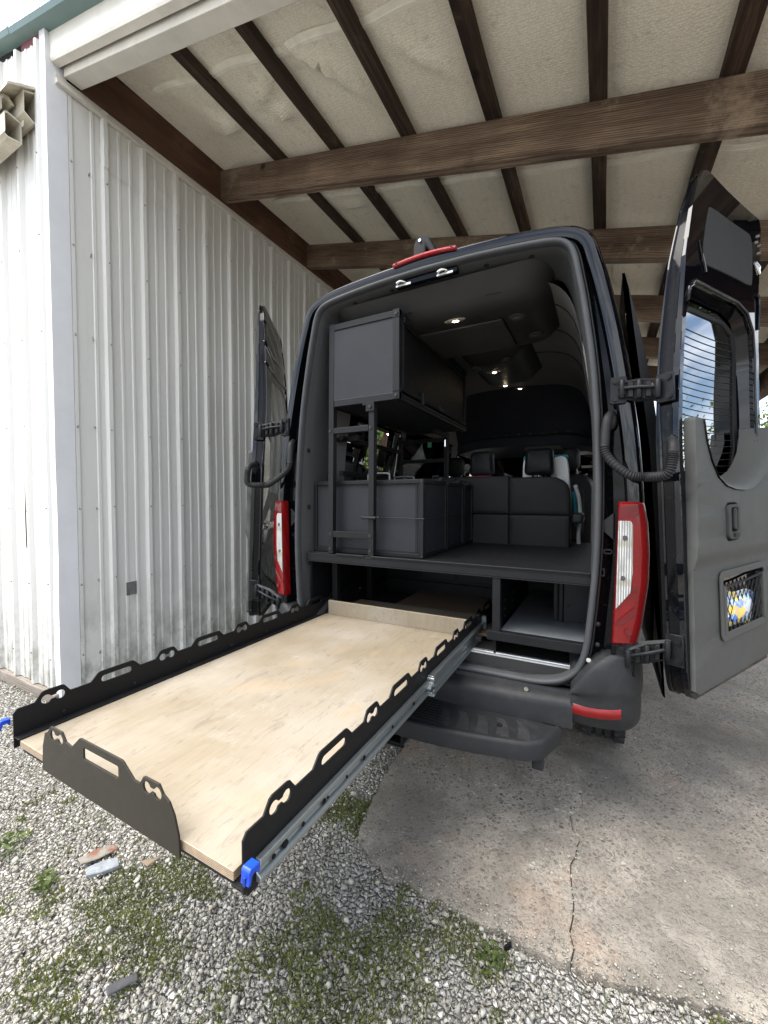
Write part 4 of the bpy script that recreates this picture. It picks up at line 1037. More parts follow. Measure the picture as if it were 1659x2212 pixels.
    g = G(); g.loft([[(X0+x, y, z) for x in (-.78, 0, .78)] for y, z in ((4.2, 2.35), (4.95, 1.50))]); obj('windshield', g, 'windshield', V)
    g = G(); g.loft([[(X0+x, y, z) for x in (-.85, .85)] for y, z in ((3.7, .7), (3.7, 1.38), (3.85, 1.46), (4.9, 1.50))]); obj('dashboard', g, 'acplastic', V)
    # open sliding door on the right, stowed along the body
    g = G(); sp = [(.53, 1.125), (.8, 1.122), (1.1, 1.122), (1.4, 1.115), (1.75, 1.09), (2.05, 1.05), (2.29, 1.005), (2.42, .975), (2.55, .945), (2.62, .915)]
    rows = []
    for y, e in ((.42, .010), (.46, .0), (1.70, .0)):
        rows.append([(w+.0-e*.5, y, z) for z, w in sp]+[(w-.058*min(1, (2.63-z)/.30, (z-.50)/.22)+e, y, z) for i, (z, w) in enumerate(sp)][::-1])
    g.loft(rows, True); g.add(rows[0], [tuple(range(len(rows[0])))]); g.add(rows[-1], [tuple(range(len(rows[0])))]); sd = obj('sliding_door', g, 'doorback', V, smooth='auto')
    g = G(); n1 = Vector((-.93, 0, -.36)).normalized()
    g.obox((.948, .452, 2.365), ((-.25, 0, .97), (0, 1, 0), (.97, 0, .25)), (.055, .020, .004)); g.obox((.940, .446, 2.40), ((-.25, 0, .97), (0, 1, 0), (.97, 0, .25)), (.018, .026, .006)); g.obox((.956, .446, 2.335), ((-.25, 0, .97), (0, 1, 0), (.97, 0, .25)), (.016, .024, .006)); obj('latch', g, 'chrome', sd)
    return V

# ------------------------------------------------------------------ rear doors (local: u from hinge edge to free edge, v inner normal, w up)
def door_frame(side):
    s = 1 if side == 'right' else -1
    O = Vector((1.146, -.066, .72)) if s > 0 else Vector((-1.180, -.066, .72))
    Z = Vector((-.05*s, 0, 1)).normalized(); a = R_(58.7)
    u = Vector((math.cos(a)*s, math.sin(a), 0)); u = (u-Z*u.dot(Z)).normalized(); v = u.cross(Z)
    if v.x*s < 0: v = -v
    def f(U, Vv, Wz):
        t_ = max(0, (Wz-1.12)/.98)**2; lean = t_*(.030+.062*max(0, -Vv/.088))
        p = O+u*U+v*(Vv+lean)+Z*Wz; return (p.x, p.y, p.z)
    return f
def rear_door(V, side):
    f = door_frame(side); right = side == 'right'
    P2 = lambda d_: (lambda p, d: f(p[0], d, p[1]))
    F = lambda p, d: f(p[0], d, p[1])
    def dense(pts, step=.06):
        out = []
        for i in range(len(pts)):
            a, b = pts[i], pts[(i+1) % len(pts)]; L = math.hypot(b[0]-a[0], b[1]-a[1]); k = max(1, int(L/step))
            for j in range(k): out.append((a[0]+(b[0]-a[0])*j/k, a[1]+(b[1]-a[1])*j/k))
        return out
    outline = [(.06, .0), (.78, .0), (.80, .03), (.80, 1.2), (.795, 2.03), (.775, 2.062), (.60, 2.066), (.42, 2.075), (.32, 2.085), (.255, 2.090), (.205, 2.075), (.170, 2.03), (.130, 1.92), (.085, 1.72), (.048, 1.42), (.018, 1.20), (.0, 1.0), (.0, .12), (.012, .05), (.03, .015)]
    outline = dense(outline)
    win = dense([(.70, .92), (.735, 1.05), (.735, 1.42), (.715, 1.53), (.65, 1.60), (.55, 1.625), (.16, 1.625), (.12, 1.60), (.085, 1.48), (.045, 1.2), (.032, 1.0), (.032, .90), (.075, .84), (.20, .79), (.50, .79), (.63, .83)])
    g = G(); plate(g, outline, [win], -.028, -.004, F, cuts=[.12, .5, .9, 1.15, 1.3, 1.45, 1.6, 1.7, 1.8, 1.9, 1.97, 2.03]); D = obj('rear_door', g, 'paint', V, bevel=.007, seg=2, label='rear door folded back along the wall side of the van' if not right else 'rear door standing open with inner trim and net pocket showing')
    # outer skin
    glass = [(.14, .83), (.56, .80), (.67, .86), (.73, 1.0), (.735, 1.45), (.69, 1.55), (.58, 1.585), (.24, 1.585), (.19, 1.55), (.155, 1.4), (.125, 1.1)]
    glass = dense(glass, .05)
    def skinv(p, d): 
        u_, w_ = p; e = min(u_, .80-u_); r = .018*max(0, 1-max(0, e)/.05)**2
        lo = .02*max(0, 1-w_/.10)**2; return f(u_, d+r+lo, w_)
    g = G(); plate(g, outline, [glass], -.088, -.081, skinv, cuts=[.12, .5, .9, 1.15, 1.3, 1.45, 1.6, 1.7, 1.8, 1.9, 1.97, 2.03]); obj('outer_skin', g, 'paint', D, smooth='auto')
    g = G()     # edge faces joining the skin to the inner frame
    ins = outline
    g.loft([[f(p[0], -.084, p[1]) for p in ins], [f(p[0]+(.006 if p[0] < .4 else -.006), -.072, p[1]+(.004 if p[1] < 1 else -.004)) for p in ins], [f(p[0]+(.006 if p[0] < .4 else -.006), -.026, p[1]+(.004 if p[1] < 1 else -.004)) for p in ins]], True)
    obj('door_edge', g, 'jamb', D, smooth='auto')
    g = G(); 
    g.loft([[f(p[0], -.022, p[1]) for p in win], [f(.40+(p[0]-.40)*.97, -.072, 1.2+(p[1]-1.2)*.97) for p in win]], True); obj('window_reveal', g, 'paint', D, smooth='auto')
    g = G(); plate(g, glass, [], -.086, -.082, F, cuts=[.9, 1.0, 1.1, 1.15, 1.2, 1.25, 1.3, 1.35, 1.4, 1.45, 1.5, 1.55]); obj('window_glass', g, 'doorglass', D, smooth='auto')
    g = G(); gl = [(p[0], p[1]) for p in glass]; c0 = (.40, 1.2)
    g.loft([[f(p[0]*1.0, -.074, p[1]) for p in gl], [f(c0[0]+(p[0]-c0[0])*.985, -.068, c0[1]+(p[1]-c0[1])*.985) for p in gl], [f(c0[0]+(p[0]-c0[0])*.93, -.074, c0[1]+(p[1]-c0[1])*.955) for p in gl], [f(c0[0]+(p[0]-c0[0])*.925, -.081, c0[1]+(p[1]-c0[1])*.95) for p in gl]], True); obj('window_seal', g, 'rubber', D, smooth='auto')
    if right:
        g = G()
        for i in range(22):
            w = .86+.030*i; g.tube([f(.15+.058*k, -.0797, w+.010*((k-5)/5)**2) for k in range(11)], .0012, 4)
        obj('defroster_lines', g, plain('defroster', (.03, .024, .02), .5), D, kind='stuff')
    # bead round the recess
    g = G(); g.tube([f(.40+(p[0]-.40)*1.03, -.003, 1.2+(p[1]-1.2)*1.03) for p in win if p[1] > .98 and not (p[0] < .2 and p[1] < 1.5)], .007, 8); obj('pressed_bead', g, 'paint', D, smooth=True)
    # upper felt panel
    up_ = [(.215, 1.75), (.235, 1.722), (.68, 1.742), (.705, 1.77), (.70, 1.90), (.675, 1.955), (.63, 1.962), (.285, 1.955), (.255, 1.925)]
    up_ = [(p.x, p.y) for p in cat_rom([(a, b, 0) for a, b in dense(up_, .12)], 3, True)]
    g = G(); g.prism(up_, -.008, .001, F); obj('upper_panel', g, plain('felt_panel', (.030, .031, .031), .8, 0, .08, 4, .3, 1200), D, bevel=.003)
    g = G()
    for U, Wv in ((.765, 1.985), (.79, 1.95), (.786, 1.915), (.755, 1.955)):
        g = G(); g.tube([f(U, -.004, Wv), f(U, .004, Wv)], .008, 8); obj('latch_bolt', g, 'chrome', D)
    g = G(); g.tube([f(.745, -.004, 1.86), f(.79, .0, 1.82), f(.79, .0, 1.85), f(.745, .0, 1.86)], .005, 6); obj('latch_loop', g, 'chrome', D)
    g = G(); g.tube(cat_rom([f(.74, 0, 1.70), f(.755, .002, 1.715), f(.80-.02, .002, 1.70), f(.785, .002, 1.64), f(.783, 0, 1.56)], 4), .006, 6); g.tube(cat_rom([f(.185, 0, 1.80), f(.20, .001, 1.76), f(.23, .001, 1.71), f(.24, 0, 1.69)], 4), .005, 6); obj('pressed_bead', g, 'paint', D, kind='stuff')
    # hinges, bolts
    def door_hinge(Wz, bx, bz, big):
        s = 1 if right else -1
        g = G()
        bX = X0+s*bx; h = .055 if not big else .062
        g.prism(rrect(bX-.030, bX+.030, bz-h, bz+h, .01, 3), -.014, .004, lambda p, d: (p[0], d, p[1]))
        dpl = [(.004, -.060), (.004, -.006)]
        pl = [f(-.006, -.075, Wz-h), f(-.006, -.012, Wz-h), f(-.006, -.012, Wz+h), f(-.006, -.075, Wz+h)]; p2 = [f(.008, -.075, Wz-h), f(.008, -.012, Wz-h), f(.008, -.012, Wz+h), f(.008, -.075, Wz+h)]
        g.add(pl+p2, [(0, 1, 2, 3), (4, 5, 6, 7), (0, 1, 5, 4), (1, 2, 6, 5), (2, 3, 7, 6), (3, 0, 4, 7)])
        c = Vector(f(-.010, -.055, Wz)); b = Vector((bX, -.016, bz))
        for o1, r in (((0, -.004, .006), .008),):
            o1 = Vector(o1); mid = (b+c)/2+Vector((.0, -.012, 0))+o1; g.tube([b+o1*.7, mid, c+o1], r, 8)
        for p in (b+Vector((s*.012, -.01, 0)), c+Vector((-s*.010, -.008, 0)), (b+c)/2+Vector((0, -.006, 0))):
            g.cyl(p-Vector((0, 0, .036)), p+Vector((0, 0, .036)), .011, 10)
        dd = (c-b); g.add([b+Vector((0, .004, .034)), b+dd*.5+Vector((0, .016, .047)), c+Vector((0, .006, .040)), c+Vector((0, -.002, .030)), b+dd*.5+Vector((0, .004, .036)), b+Vector((0, -.006, .024))], [(0, 1, 2, 3, 4, 5)])
        g.add([b+Vector((0, .004, -.034)), b+dd*.5+Vector((0, .016, -.047)), c+Vector((0, .006, -.040)), c+Vector((0, -.002, -.030)), b+dd*.5+Vector((0, .004, -.036)), b+Vector((0, -.006, -.024))], [(0, 1, 2, 3, 4, 5)])
        for t_ in (.12, .30, .72, .90): q = b+dd*t_; g.obox(q+Vector((0, .002, 0)), (dd, (0, 1, 0), (0, 0, 1)), (.010, .008, .030 if t_ > .2 else .020))
        q = (b*.55+c*.45); g.obox(q+Vector((0, .012, .0)), ((c-b), (0, 1, 0), (0, 0, 1)), ((c-b).length*.33, .006, .040))
        H = obj('hinge', g, 'steel', D, bevel=.002, seg=1, smooth='auto')
        for dz in (-.036, .036):
            g = G(); a = Vector(f(-.006, -.028, Wz+dz)); n = (Vector(f(-.10, -.028, Wz+dz))-a).normalized(); g.tube([a, a+n*.008], .011, 10); g.tube([a+n*.006, a+n*.010], .0055, 8); obj('bolt', g, 'steel', D); g = G()
            a = Vector((bX-s*.012, -.014, bz+dz)); g.tube([a, a+Vector((0, -.007, 0))], .010, 10); obj('bolt', g, 'steel', D)
    door_hinge(1.212, .895, 1.945, False); door_hinge(.195, .935, .845, True)
    # cable conduit
    s = 1 if right else -1
    a = Vector((X0+s*.872, .02, 1.83)); c = Vector(f(-.004, -.028, .985))
    low = (a+c)/2; pts = [a+Vector((0, .02, .03)), a+Vector((-s*.015, -.02, .0)), a+Vector((-s*.022, -.035, -.07)), a+Vector((-s*.015, -.05, -.15)), Vector((low.x-s*.045, -.075, 1.60)), Vector((low.x+s*.02, -.08, 1.585)), c+Vector((-s*.02, -.075, -.11)), c+Vector((-s*.004, -.07, -.05)), c+Vector((0, -.05, .0)), c+Vector((0, -.005, .02))]
    cp = cat_rom(pts, 16); n = len(cp); r = []
    for i in range(n):
        t = i/n; r.append(.0185 if t < .28 or t > .80 else (.0195 if i % 2 else .0158))
    g = G(); g.tube(cp, r, 12); obj('cable_conduit', g, 'rubber', D, smooth='auto')
    g = G(); g.ell(tuple(c), .012, .026, .045, 12, 8); g.ell((X0+s*.872, .03, 1.83), .022, .022, .04, 12, 8); obj('grommet', g, 'rubber', D, smooth=True)
    # lower inner trim with scoop, handle recess and net pocket
    ridge = [(.815, 1.095), (.80, 1.03), (.765, .965), (.71, .90), (.64, .848), (.56, .815), (.47, .805), (.37, .81), (.29, .825), (.22, .86), (.165, .925), (.13, 1.00), (.11, 1.085)]
    body = [(.02, .045), (.05, .026), (.79, .035), (.825, .06)]+ridge+[(.055, 1.09), (.045, 1.08)]
    inner = dense(body, .05)
    pocket = rrect(.245, .705, .205, .465, .03, 4)
    hand = rrect(.275, .395, .60, .755, .028, 4)
    def TF(p, d):
        bulge = .014*math.exp(-((p[1]-.56)/.05)**2) if False else 0
        k_ = min(1, max(0, (p[1]-.50)/.075)); roll = .020*k_*k_*(3-2*k_)
        e = max(0, 1-min(p[0]-.02, .825-p[0])/.03)
        return f(p[0], d+(roll-.008 if d > 0 else 0), p[1])
    g = G(); plate(g, inner, [pocket, hand] if right else [], -.006, .022, TF, cuts=[.10, .30, .50, .515, .53, .545, .56, .575, .70, .80, .86]); T = obj('door_trim', g, 'doortrim', D, bevel=.008, seg=3, smooth='auto')
    if right:
        fo = lambda U, Vv, Wz: f(U, Vv-(.010 if Wz < .51 and Vv > .02 else 0)*1.3+(.004 if Wz > .55 and Vv > .02 else 0)-.004, Wz)
        FO = lambda p, d: fo(p[0], d, p[1])
        g = G(); ip = [(.70, 1.095), (.70, 1.04), (.665, .985), (.61, .93), (.555, .895), (.49, .875), (.43, .865), (.36, .865), (.31, .87), (.26, .90), (.215, .95), (.18, 1.01), (.165, 1.085)]
        rows = []
        for k in range(6):
            t = k/5; rows.append([fo(a[0]+(b[0]-a[0])*t, .040-.090*t+.022*math.sin(t*3.1), a[1]+(b[1]-a[1])*t) for a, b in zip(ridge, ip)])
        g.loft(rows); obj('window_scoop', g, 'doortrim', D, smooth=True)
        # handle
        g = G(); cc = hand; g.loft([[fo(p[0], .036, p[1]) for p in cc], [fo(.335+(p[0]-.335)*.86, .012, .677+(p[1]-.677)*.88) for p in cc]], True); g.add([fo(.335+(p[0]-.335)*.86, .012, .677+(p[1]-.677)*.88) for p in cc], [tuple(range(len(cc)))]); H = obj('handle_recess', g, 'doortrim', D, smooth='auto')
        g = G(); plate(g, rrect(.282, .388, .606, .748, .022, 4), [rrect(.305, .372, .635, .735, .012, 3)], .030, .044, FO); obj('handle_bezel', g, 'trimgrey', D, bevel=.003)
        g = G(); g.prism(rrect(.305, .372, .635, .735, .012, 3), .012, .016, FO); obj('handle_cavity', g, 'hole', D)
        g = G(); g.prism(rrect(.338, .366, .645, .732, .008, 3), .016, .042, FO); obj('handle', g, 'acplastic', D, bevel=.004)
        g = G(); g.prism(rrect(.318, .362, .616, .632, .004, 3), .040, .050, FO); obj('lock_button', g, 'rubber', D, bevel=.002)
        # embossed shelf above handle
        # pocket
        pk = pocket; g = G(); g.loft([[fo(p[0], .038, p[1]) for p in pk], [fo(.475+(p[0]-.475)*.98, .0, .335+(p[1]-.335)*.97) for p in pk], [fo(.475+(p[0]-.475)*.93, -.050, .335+(p[1]-.335)*.92) for p in pk]], True); g.add([fo(.475+(p[0]-.475)*.93, -.050, .335+(p[1]-.335)*.92) for p in pk], [tuple(range(len(pk)))]); obj('pocket_recess', g, 'trimgrey', D, smooth='auto')
        g = G(); plate(g, rrect(.235, .715, .190, .478, .034, 5), [rrect(.262, .688, .225, .450, .022, 4)], .034, .041, FO); obj('pocket_frame', g, 'doortrim', D, bevel=.003)
        g = G(); g.prism(rrect(.262, .285, .218, .415, .006, 2), .0, .044, FO); g.prism(rrect(.666, .688, .218, .43, .006, 2), .0, .044, FO); obj('net_holder', g, 'doortrim', D, bevel=.003, kind='stuff')
        g = G(); g.tube([fo(.285, .036, .408), fo(.48, .034, .412), fo(.668, .036, .425)], .0055, 6); obj('net_rod', g, 'rubber', D)
        g = G(); sx, sz = .042, .062
        def clip(x): return .285 <= x <= .668
        nx = int((.668-.285)/sx)+1; nz_ = int(.20/sz)+2
        for i in range(nx+1):
            for j in range(nz_*2):
                x = .285+sx*i+(sx/2 if j % 2 else 0); z = .222+sz/2*j
                for dx in (-sx/2, sx/2):
                    x2, z2 = x+dx, z+sz/2
                    if clip(x) and clip(x2) and z2 < .418: g.tube([fo(x, .036, z), fo(x2, .036, z2)], .0021, 4, cap=False)
        obj('pocket_net', g, 'rubber', D)
        # packet : its own thing
        g = G(); rows = []
        for i in range(9):
            row = []
            for j in range(13):
                a = i/8*2-1; b = j/12*2-1; th = .020*(1-abs(a)**3)*(1-abs(b)**3)
                U = .44+.160*b+.03*a; Wz = .300-.034*b+.070*a+.012*math.sin(3*b); row.append((U, th, Wz))
            rows.append(row)
        g.loft([[f(U, .004+th, Wz) for U, th, Wz in r] for r in rows]); g.loft([[f(U, .002-th, Wz) for U, th, Wz in r] for r in rows])
        o = obj('wrapper_packet', g, 'packet', smooth=True); tag(o, 'blue and yellow plastic packet tucked behind the net of door pocket', 'packet')
    else:
        # lettering on the outside of the door
        cu = bpy.data.curves.new('txt', 'FONT'); cu.body = 'SPRINTER'; cu.size = .085; cu.extrude = .002; cu.space_character = 1.25
        to = bpy.data.objects.new('txt', cu); COL.objects.link(to); dg = bpy.context.evaluated_depsgraph_get(); me = to.evaluated_get(dg).to_mesh()
        g = G(); g.add([f(.10+v.co.x*1.1, -.0885-v.co.z, .575+v.co.y*.75) for v in me.vertices], [tuple(p.vertices) for p in me.polygons]); bpy.data.objects.remove(to)
        obj('lettering', g, 'chrome', D)
        g = G(); g.tube([f(.06+.7*i/10, -.088, 1.66-.02*math.sin(i/10*3.1)) for i in range(11)], .008, 6); g.tube([f(.08+.68*i/10, -.088, 1.80-.04*math.sin(i/10*3.1)) for i in range(11)], .008, 6); obj('skin_crease', g, 'paint', D, smooth=True)
# ------------------------------------------------------------------ fit-out
def dogbone(cx, cz, s=1.0):
    """two lobes joined by a waist"""
    r = .0135*s; d = .0185*s; ph = math.asin(.40); out = []
    for k in range(13):
        a = math.pi-ph-(2*math.pi-2*ph)*k/12; out.append((cx+d+r*math.cos(a), cz+r*math.sin(a)))
    for k in range(13):
        a = -ph-(2*math.pi-2*ph)*k/12; out.append((cx-d+r*math.cos(a), cz+r*math.sin(a)))
    return out
def slot(cx, cz, hl, hh):
    out = []
    for k in range(7): a = R_(-90+180*k/6); out.append((cx+hl-hh+hh*math.cos(a), cz+hh*math.sin(a)))
    for k in range(7): a = R_(90+180*k/6); out.append((cx-hl+hh+hh*math.cos(a), cz+hh*math.sin(a)))
    return out
def tray():
    T = thing('cargo_tray', 'long plywood slide out tray with black side rails pulled out of van', 'cargo tray', (-.26, -.5, .74))
    xl, xr = -.752, .236; y0, y1 = -1.405, .50
    g = G(); g.box(xl+.032, xr-.030, y0+.004, .60, .738, .7595, 0)
    # give the front and back edges the layered look
    for i, (a, b) in enumerate(zip(g.f, g.mi)):
        if i in (2, 3, 4, 5): g.mi[i] = 1
    obj('plywood_deck', g, ['ply', 'plyedge'], T, bevel=.0012, seg=1)
    g = G(); g.box(xl+.052, xr-.030, .165, .183, .760, .848); g.mi = [0, 1, 0, 0, 0, 0]; obj('headboard', g, ['ply', 'plyedge'], T, bevel=.001, seg=1)
    g = G(); g.box(xl+.03, xr-.004, y0+.012, .60, .722, .7375); obj('tray_frame', g, 'powder', T)
    # side rails
    zt, zh, zb = .848, .876, .728
    def railpoly():
        top = [(y0, zb), (y0, zt-.012), (y0+.010, zt)]; holes = []
        k = 0; y = -1.30
        while y < .52:
            if k % 2 == 0:
                a, b = .050, .028
                holes.append(dogbone(y, .846, 1.05))
            else:
                a, b = .088, .060
                holes.append(slot(y, .846, .054, .0115))
            top += [(y-a, zt), (y-b-.004, zh-.003), (y-b+.004, zh), (y+b-.004, zh), (y+b+.004, zh-.003), (y+a, zt)]
            y += .20; k += 1
        top += [(y1+.12, zt), (y1+.12, zb)]
        return top, holes
    rp, holes = railpoly()
    for x, s in ((xl, 1), (xr, -1)):
        g = G(); plate(g, rp, holes, x-.0025, x+.0025, lambda p, d: (d, p[0], p[1]))
        if s > 0: g.box(x+.0026, x+.034, y0+.001, y1+.1, .7605, .7645)
        else: g.box(x-.034, x-.0026, y0+.001, y1+.1, .7320, .7360)
        obj('side_rail', g, 'powder', T, bevel=.0008, seg=1)
        for k in range(8):
            y = -1.27+.235*k; g = G()
            if s > 0: g.tube([(x+.0025, y, .782), (x+.0095, y, .782)], [.0085, .006], 8)
            else: g.tube([(x-.0025, y, .782), (x-.0095, y, .782)], [.0085, .006], 8)
            obj('bolt', g, 'powder', T)
    # black packer under the right rail
    g = G(); g.box(xr-.028, xr+.002, y0+.010, y1, .718, .731); obj('rail_packer', g, 'powder', T)
    # slides : inner member then the larger intermediate one
    def slide(x, s, mt):
        def pr(h, d, t):
            z = .757; a = [(0, -h), (d, -h), (d, -h+.012), (d-t, -h+.016), (d-t-.004, -h*.30), (d-t-.007, -h*.2), (d-t-.007, h*.2), (d-t-.004, h*.30), (d-t, h-.016), (d, h-.012), (d, h), (0, h)]
            return [(x+s*u, z+w) for u, w in a]
        g = G(); P = pr(.0255, .015, .0045); g.prism(P, y0+.03, -.42, lambda p, d: (p[0], d, p[1])); a = obj('slide_member', g, mt, T, bevel=.0014, seg=1)
        for yy, r in ((-1.335, .005), (-1.30, .0085), (-1.24, .005), (-1.16, .0065), (-1.145, .0035), (-1.06, .004), (-.97, .0065), (-.79, .005), (-.62, .006)):
            g = G(); g.cyl((x+s*.0095, yy, .757), (x+s*.0125, yy, .757), r, 10); obj('hole', g, 'hole', a)
        g = G(); P = pr(.040, .024, .006); g.prism(P, -.46, .40, lambda p, d: (p[0], d, p[1])); obj('slide_member', g, mt, T, bevel=.0014, seg=1)
        g = G(); 
        for zz in (-.03, -.012, .012, .032): g.box(x+min(0, s*.032), x+max(0, s*.032), -.474, -.452, .757+zz-.006, .757+zz+.006)
        g.obox((x+s*.02, -.485, .772), ((1, 0, 0), (0, 1, .4), (0, -.4, 1)), (.010, .022, .004)); g.obox((x+s*.02, -.478, .738), ((1, 0, 0), (0, 1, -.5), (0, .5, 1)), (.010, .018, .004)); obj('slide_stop', g, 'zinc', T, bevel=.002, seg=1)
        g = G(); P = pr(.058, .034, .007); g.prism(P, .36, 1.05, lambda p, d: (p[0], d, p[1])); obj('slide_channel', g, 'extr', T, bevel=.002, seg=1)
        g = G(); g.prism([(x, .70), (x+s*.03, .70), (x+s*.03, .83), (x, .83)], .352, .37, lambda p, d: (p[0], d, p[1])); obj('slide_catch', g, 'zinc' if mt == 'zinc' else 'extr', T, bevel=.003, seg=1)
    slide(xr+.003, 1, 'zinc'); slide(xl-.003, -1, 'extr')
    # blue lock levers
    for x, s in ((xr+.034, 1), (xl-.034, -1)):
        g = G(); pr = [(-.030, .0), (-.030, -.022), (-.034, -.045), (-.022, -.047), (-.016, -.022), (-.008, -.015), (.004, -.017), (.010, -.030), (.018, -.030), (.020, -.008), (.018, .004), (-.022, .008)]
        g.prism([(a*.56, c*.56) for a, c in pr], x-.011, x+.011, lambda p, d: (d, y0-.008+p[0], .812+p[1])); b = obj('lock_lever', g, 'blue', T, bevel=.0025, seg=3)
        g = G(); g.box(x-.003, x+.003, y0-.0285, y0-.020, .786, .802); obj('lever_slot', g, plain('blue_shadow_gap', (.004, .02, .16), .6), b)
    # end plate
    xa, xb = -.555, .050
    top = [(xa, .728), (xa+.006, .80), (xa+.02, .840), (xa+.036, .847), (xa+.052, .866), (xa+.058, .868), (xa+.115, .868), (xa+.135, .846), (xa+.165, .842), (xa+.205, .876), (xa+.212, .878), (xa+.395, .878), (xa+.402, .876), (xa+.445, .846), (xa+.468, .846), (xa+.482, .866), (xa+.488, .868), (xa+.540, .868), (xa+.555, .850), (xa+.575, .840), (xa+.592, .815), (xb, .775), (xb+.004, .728)]
    holes = [dogbone(xa+.086, .845, 1.05), rrect(xa+.225, xa+.382, .828, .858, .004, 3), dogbone(xa+.515, .845, 1.05)]
    g = G(); plate(g, top, holes, y0-.006, y0-.001, lambda p, d: (p[0], d, p[1])); obj('end_plate', g, 'powder_lit', T, bevel=.0008, seg=1)
    # fixed rear floor that the slides run over
    g = G(); g.box(-.44, .300, .26, 1.10, .745, .758); g.mi = [0]*6; obj('rear_floor', g, 'ply_shaded', T)
    g = G(); g.box(-.80, .36, 1.10, 1.14, .745, .83); g.box(.305, .36, .42, 1.1, .73, .80); obj('base_frame', g, 'extr', T, bevel=.002, seg=1)
    g = G(); g.box(-.775, -.765, .62, .68, .80, .83); obj('slide_stop', g, 'zinc', T, bevel=.003)
def extrusion(g, p0, p1, w, h, up=(0, 0, 1)):
    p0, p1 = Vector(p0), Vector(p1); d = (p1-p0).normalized(); u = Vector(up); a = d.cross(u).normalized(); u = a.cross(d).normalized()
    g.obox((p0+p1)/2, (d, a, u), ((p1-p0).length/2, w/2, h/2)); return g
def bar(name, p0, p1, w, h, par, up=(0, 0, 1), grooves=True):
    g = extrusion(G(), p0, p1, w, h, up); o = obj(name, g, 'extr', par, bevel=.0022, seg=2)
    if grooves:
        p0, p1 = Vector(p0), Vector(p1); d = (p1-p0).normalized(); u = Vector(up); a = d.cross(u).normalized(); u = a.cross(d).normalized(); g = G()
        for s in (-1, 1):
            g.obox((p0+p1)/2+a*s*(w/2), (d, a, u), ((p1-p0).length/2-.002, .0006, h*.13)); g.obox((p0+p1)/2+u*s*(h/2), (d, a, u), ((p1-p0).length/2-.002, w*.13, .0006))
        obj('groove', g, 'hole', o)
    return o
def bed():
    B = thing('bed_platform', 'low black deck on extrusion posts across the back of van', 'platform', (0, .5, .72))
    g = G(); g.box(-.77, .80, .092, 1.12, 1.150, 1.1665); g.box(.64, .80, 1.12, 1.5, 1.150, 1.1665); obj('deck_board', g, 'deck', B, bevel=.002, seg=1)
    bar('front_rail', (-.775, .072, 1.142), (.803, .072, 1.142), .042, .046, B, grooves=False)
    g = G(); g.box(-.770, .803, .0505, .0512, 1.1525, 1.156); obj('rail_groove', g, 'hole', B)
    g = G(); g.box(-.775, .803, .052, .056, 1.112, 1.118); g.box(-.32, .803, .046, .060, 1.163, 1.1725); g.box(-.56, -.36, .046, .060, 1.163, 1.1725); obj('edge_lip', g, 'extr', B, bevel=.002, seg=1)
    for x, y_, z_ in ((-.712, .27, .74), (.389, .078, .83)): bar('post', (x, y_, z_), (x, y_, 1.119), .038, .038, B, up=(0, 1, 0), grooves=False)
    bar('post', (-.712, .72, .74), (-.712, .72, 1.12), .038, .038, B, up=(0, 1, 0))
    bar('floor_rail', (.345, .072, .825), (.803, .072, .825), .04, .045, B, grooves=False)
    bar('floor_rail', (.300, .072, .78), (.300, .072, .7801+.02), .03, .03, B, up=(0, 1, 0), grooves=False)
    g = G(); g.box(.405, .803, .096, 1.12, .842, .847); obj('steel_floor', g, 'galv', B)
    g = G(); g.box(.368, .380, .10, 1.12, .72, 1.15); dv_ = obj('divider_panel', g, 'panel_dark', B)
    for z in (.86, .90, .95):
        for y in (.16, .30, .52): g = G(); g.cyl((.38, y, z), (.386, y, z), .007, 8); obj('bolt', g, 'extr', dv_)
    g = G(); g.box(.668, .803, .40, .412, .847, 1.13); wp = obj('side_panel', g, 'panel', B, bevel=.002, seg=1)
    g = G(); g.cyl((.69, .40, .93), (.69, .394, .93), .010, 10); obj('bolt', g, 'extr', wp)
    bar('inner_post', (.643, .405, .847), (.643, .405, 1.12), .046, .040, B, up=(0, 1, 0))
    g = G(); g.box(-.78, .80, 1.125, 1.137, .72, 1.15); obj('back_panel', g, 'panel_dark', B)
    g = G(); g.box(-.79, -.778, .10, 1.12, .72, 1.15); obj('side_panel', g, 'panel_dark', B)
    for k in range(3):
        g = G(); g.box(-.45+.30*k, -.17+.30*k, 1.118, 1.124, .86, 1.10); obj('inset_panel', g, 'panel', B, bevel=.002, seg=1)
    # grubby strip in front of the platform
    rs = np.random.RandomState(2); n = 260; x = rs.uniform(.25, .78, n); y = rs.uniform(.085, .125, n)
    o = scatter('sill_grit', rock_shapes(4, seed=9), np.stack([x, y-.005, np.full(n, .7225)], -1)+np.stack([np.zeros(n), np.zeros(n), np.zeros(n)], -1), .002+.003*rs.rand(n), 'stone', 3, .6, .4)
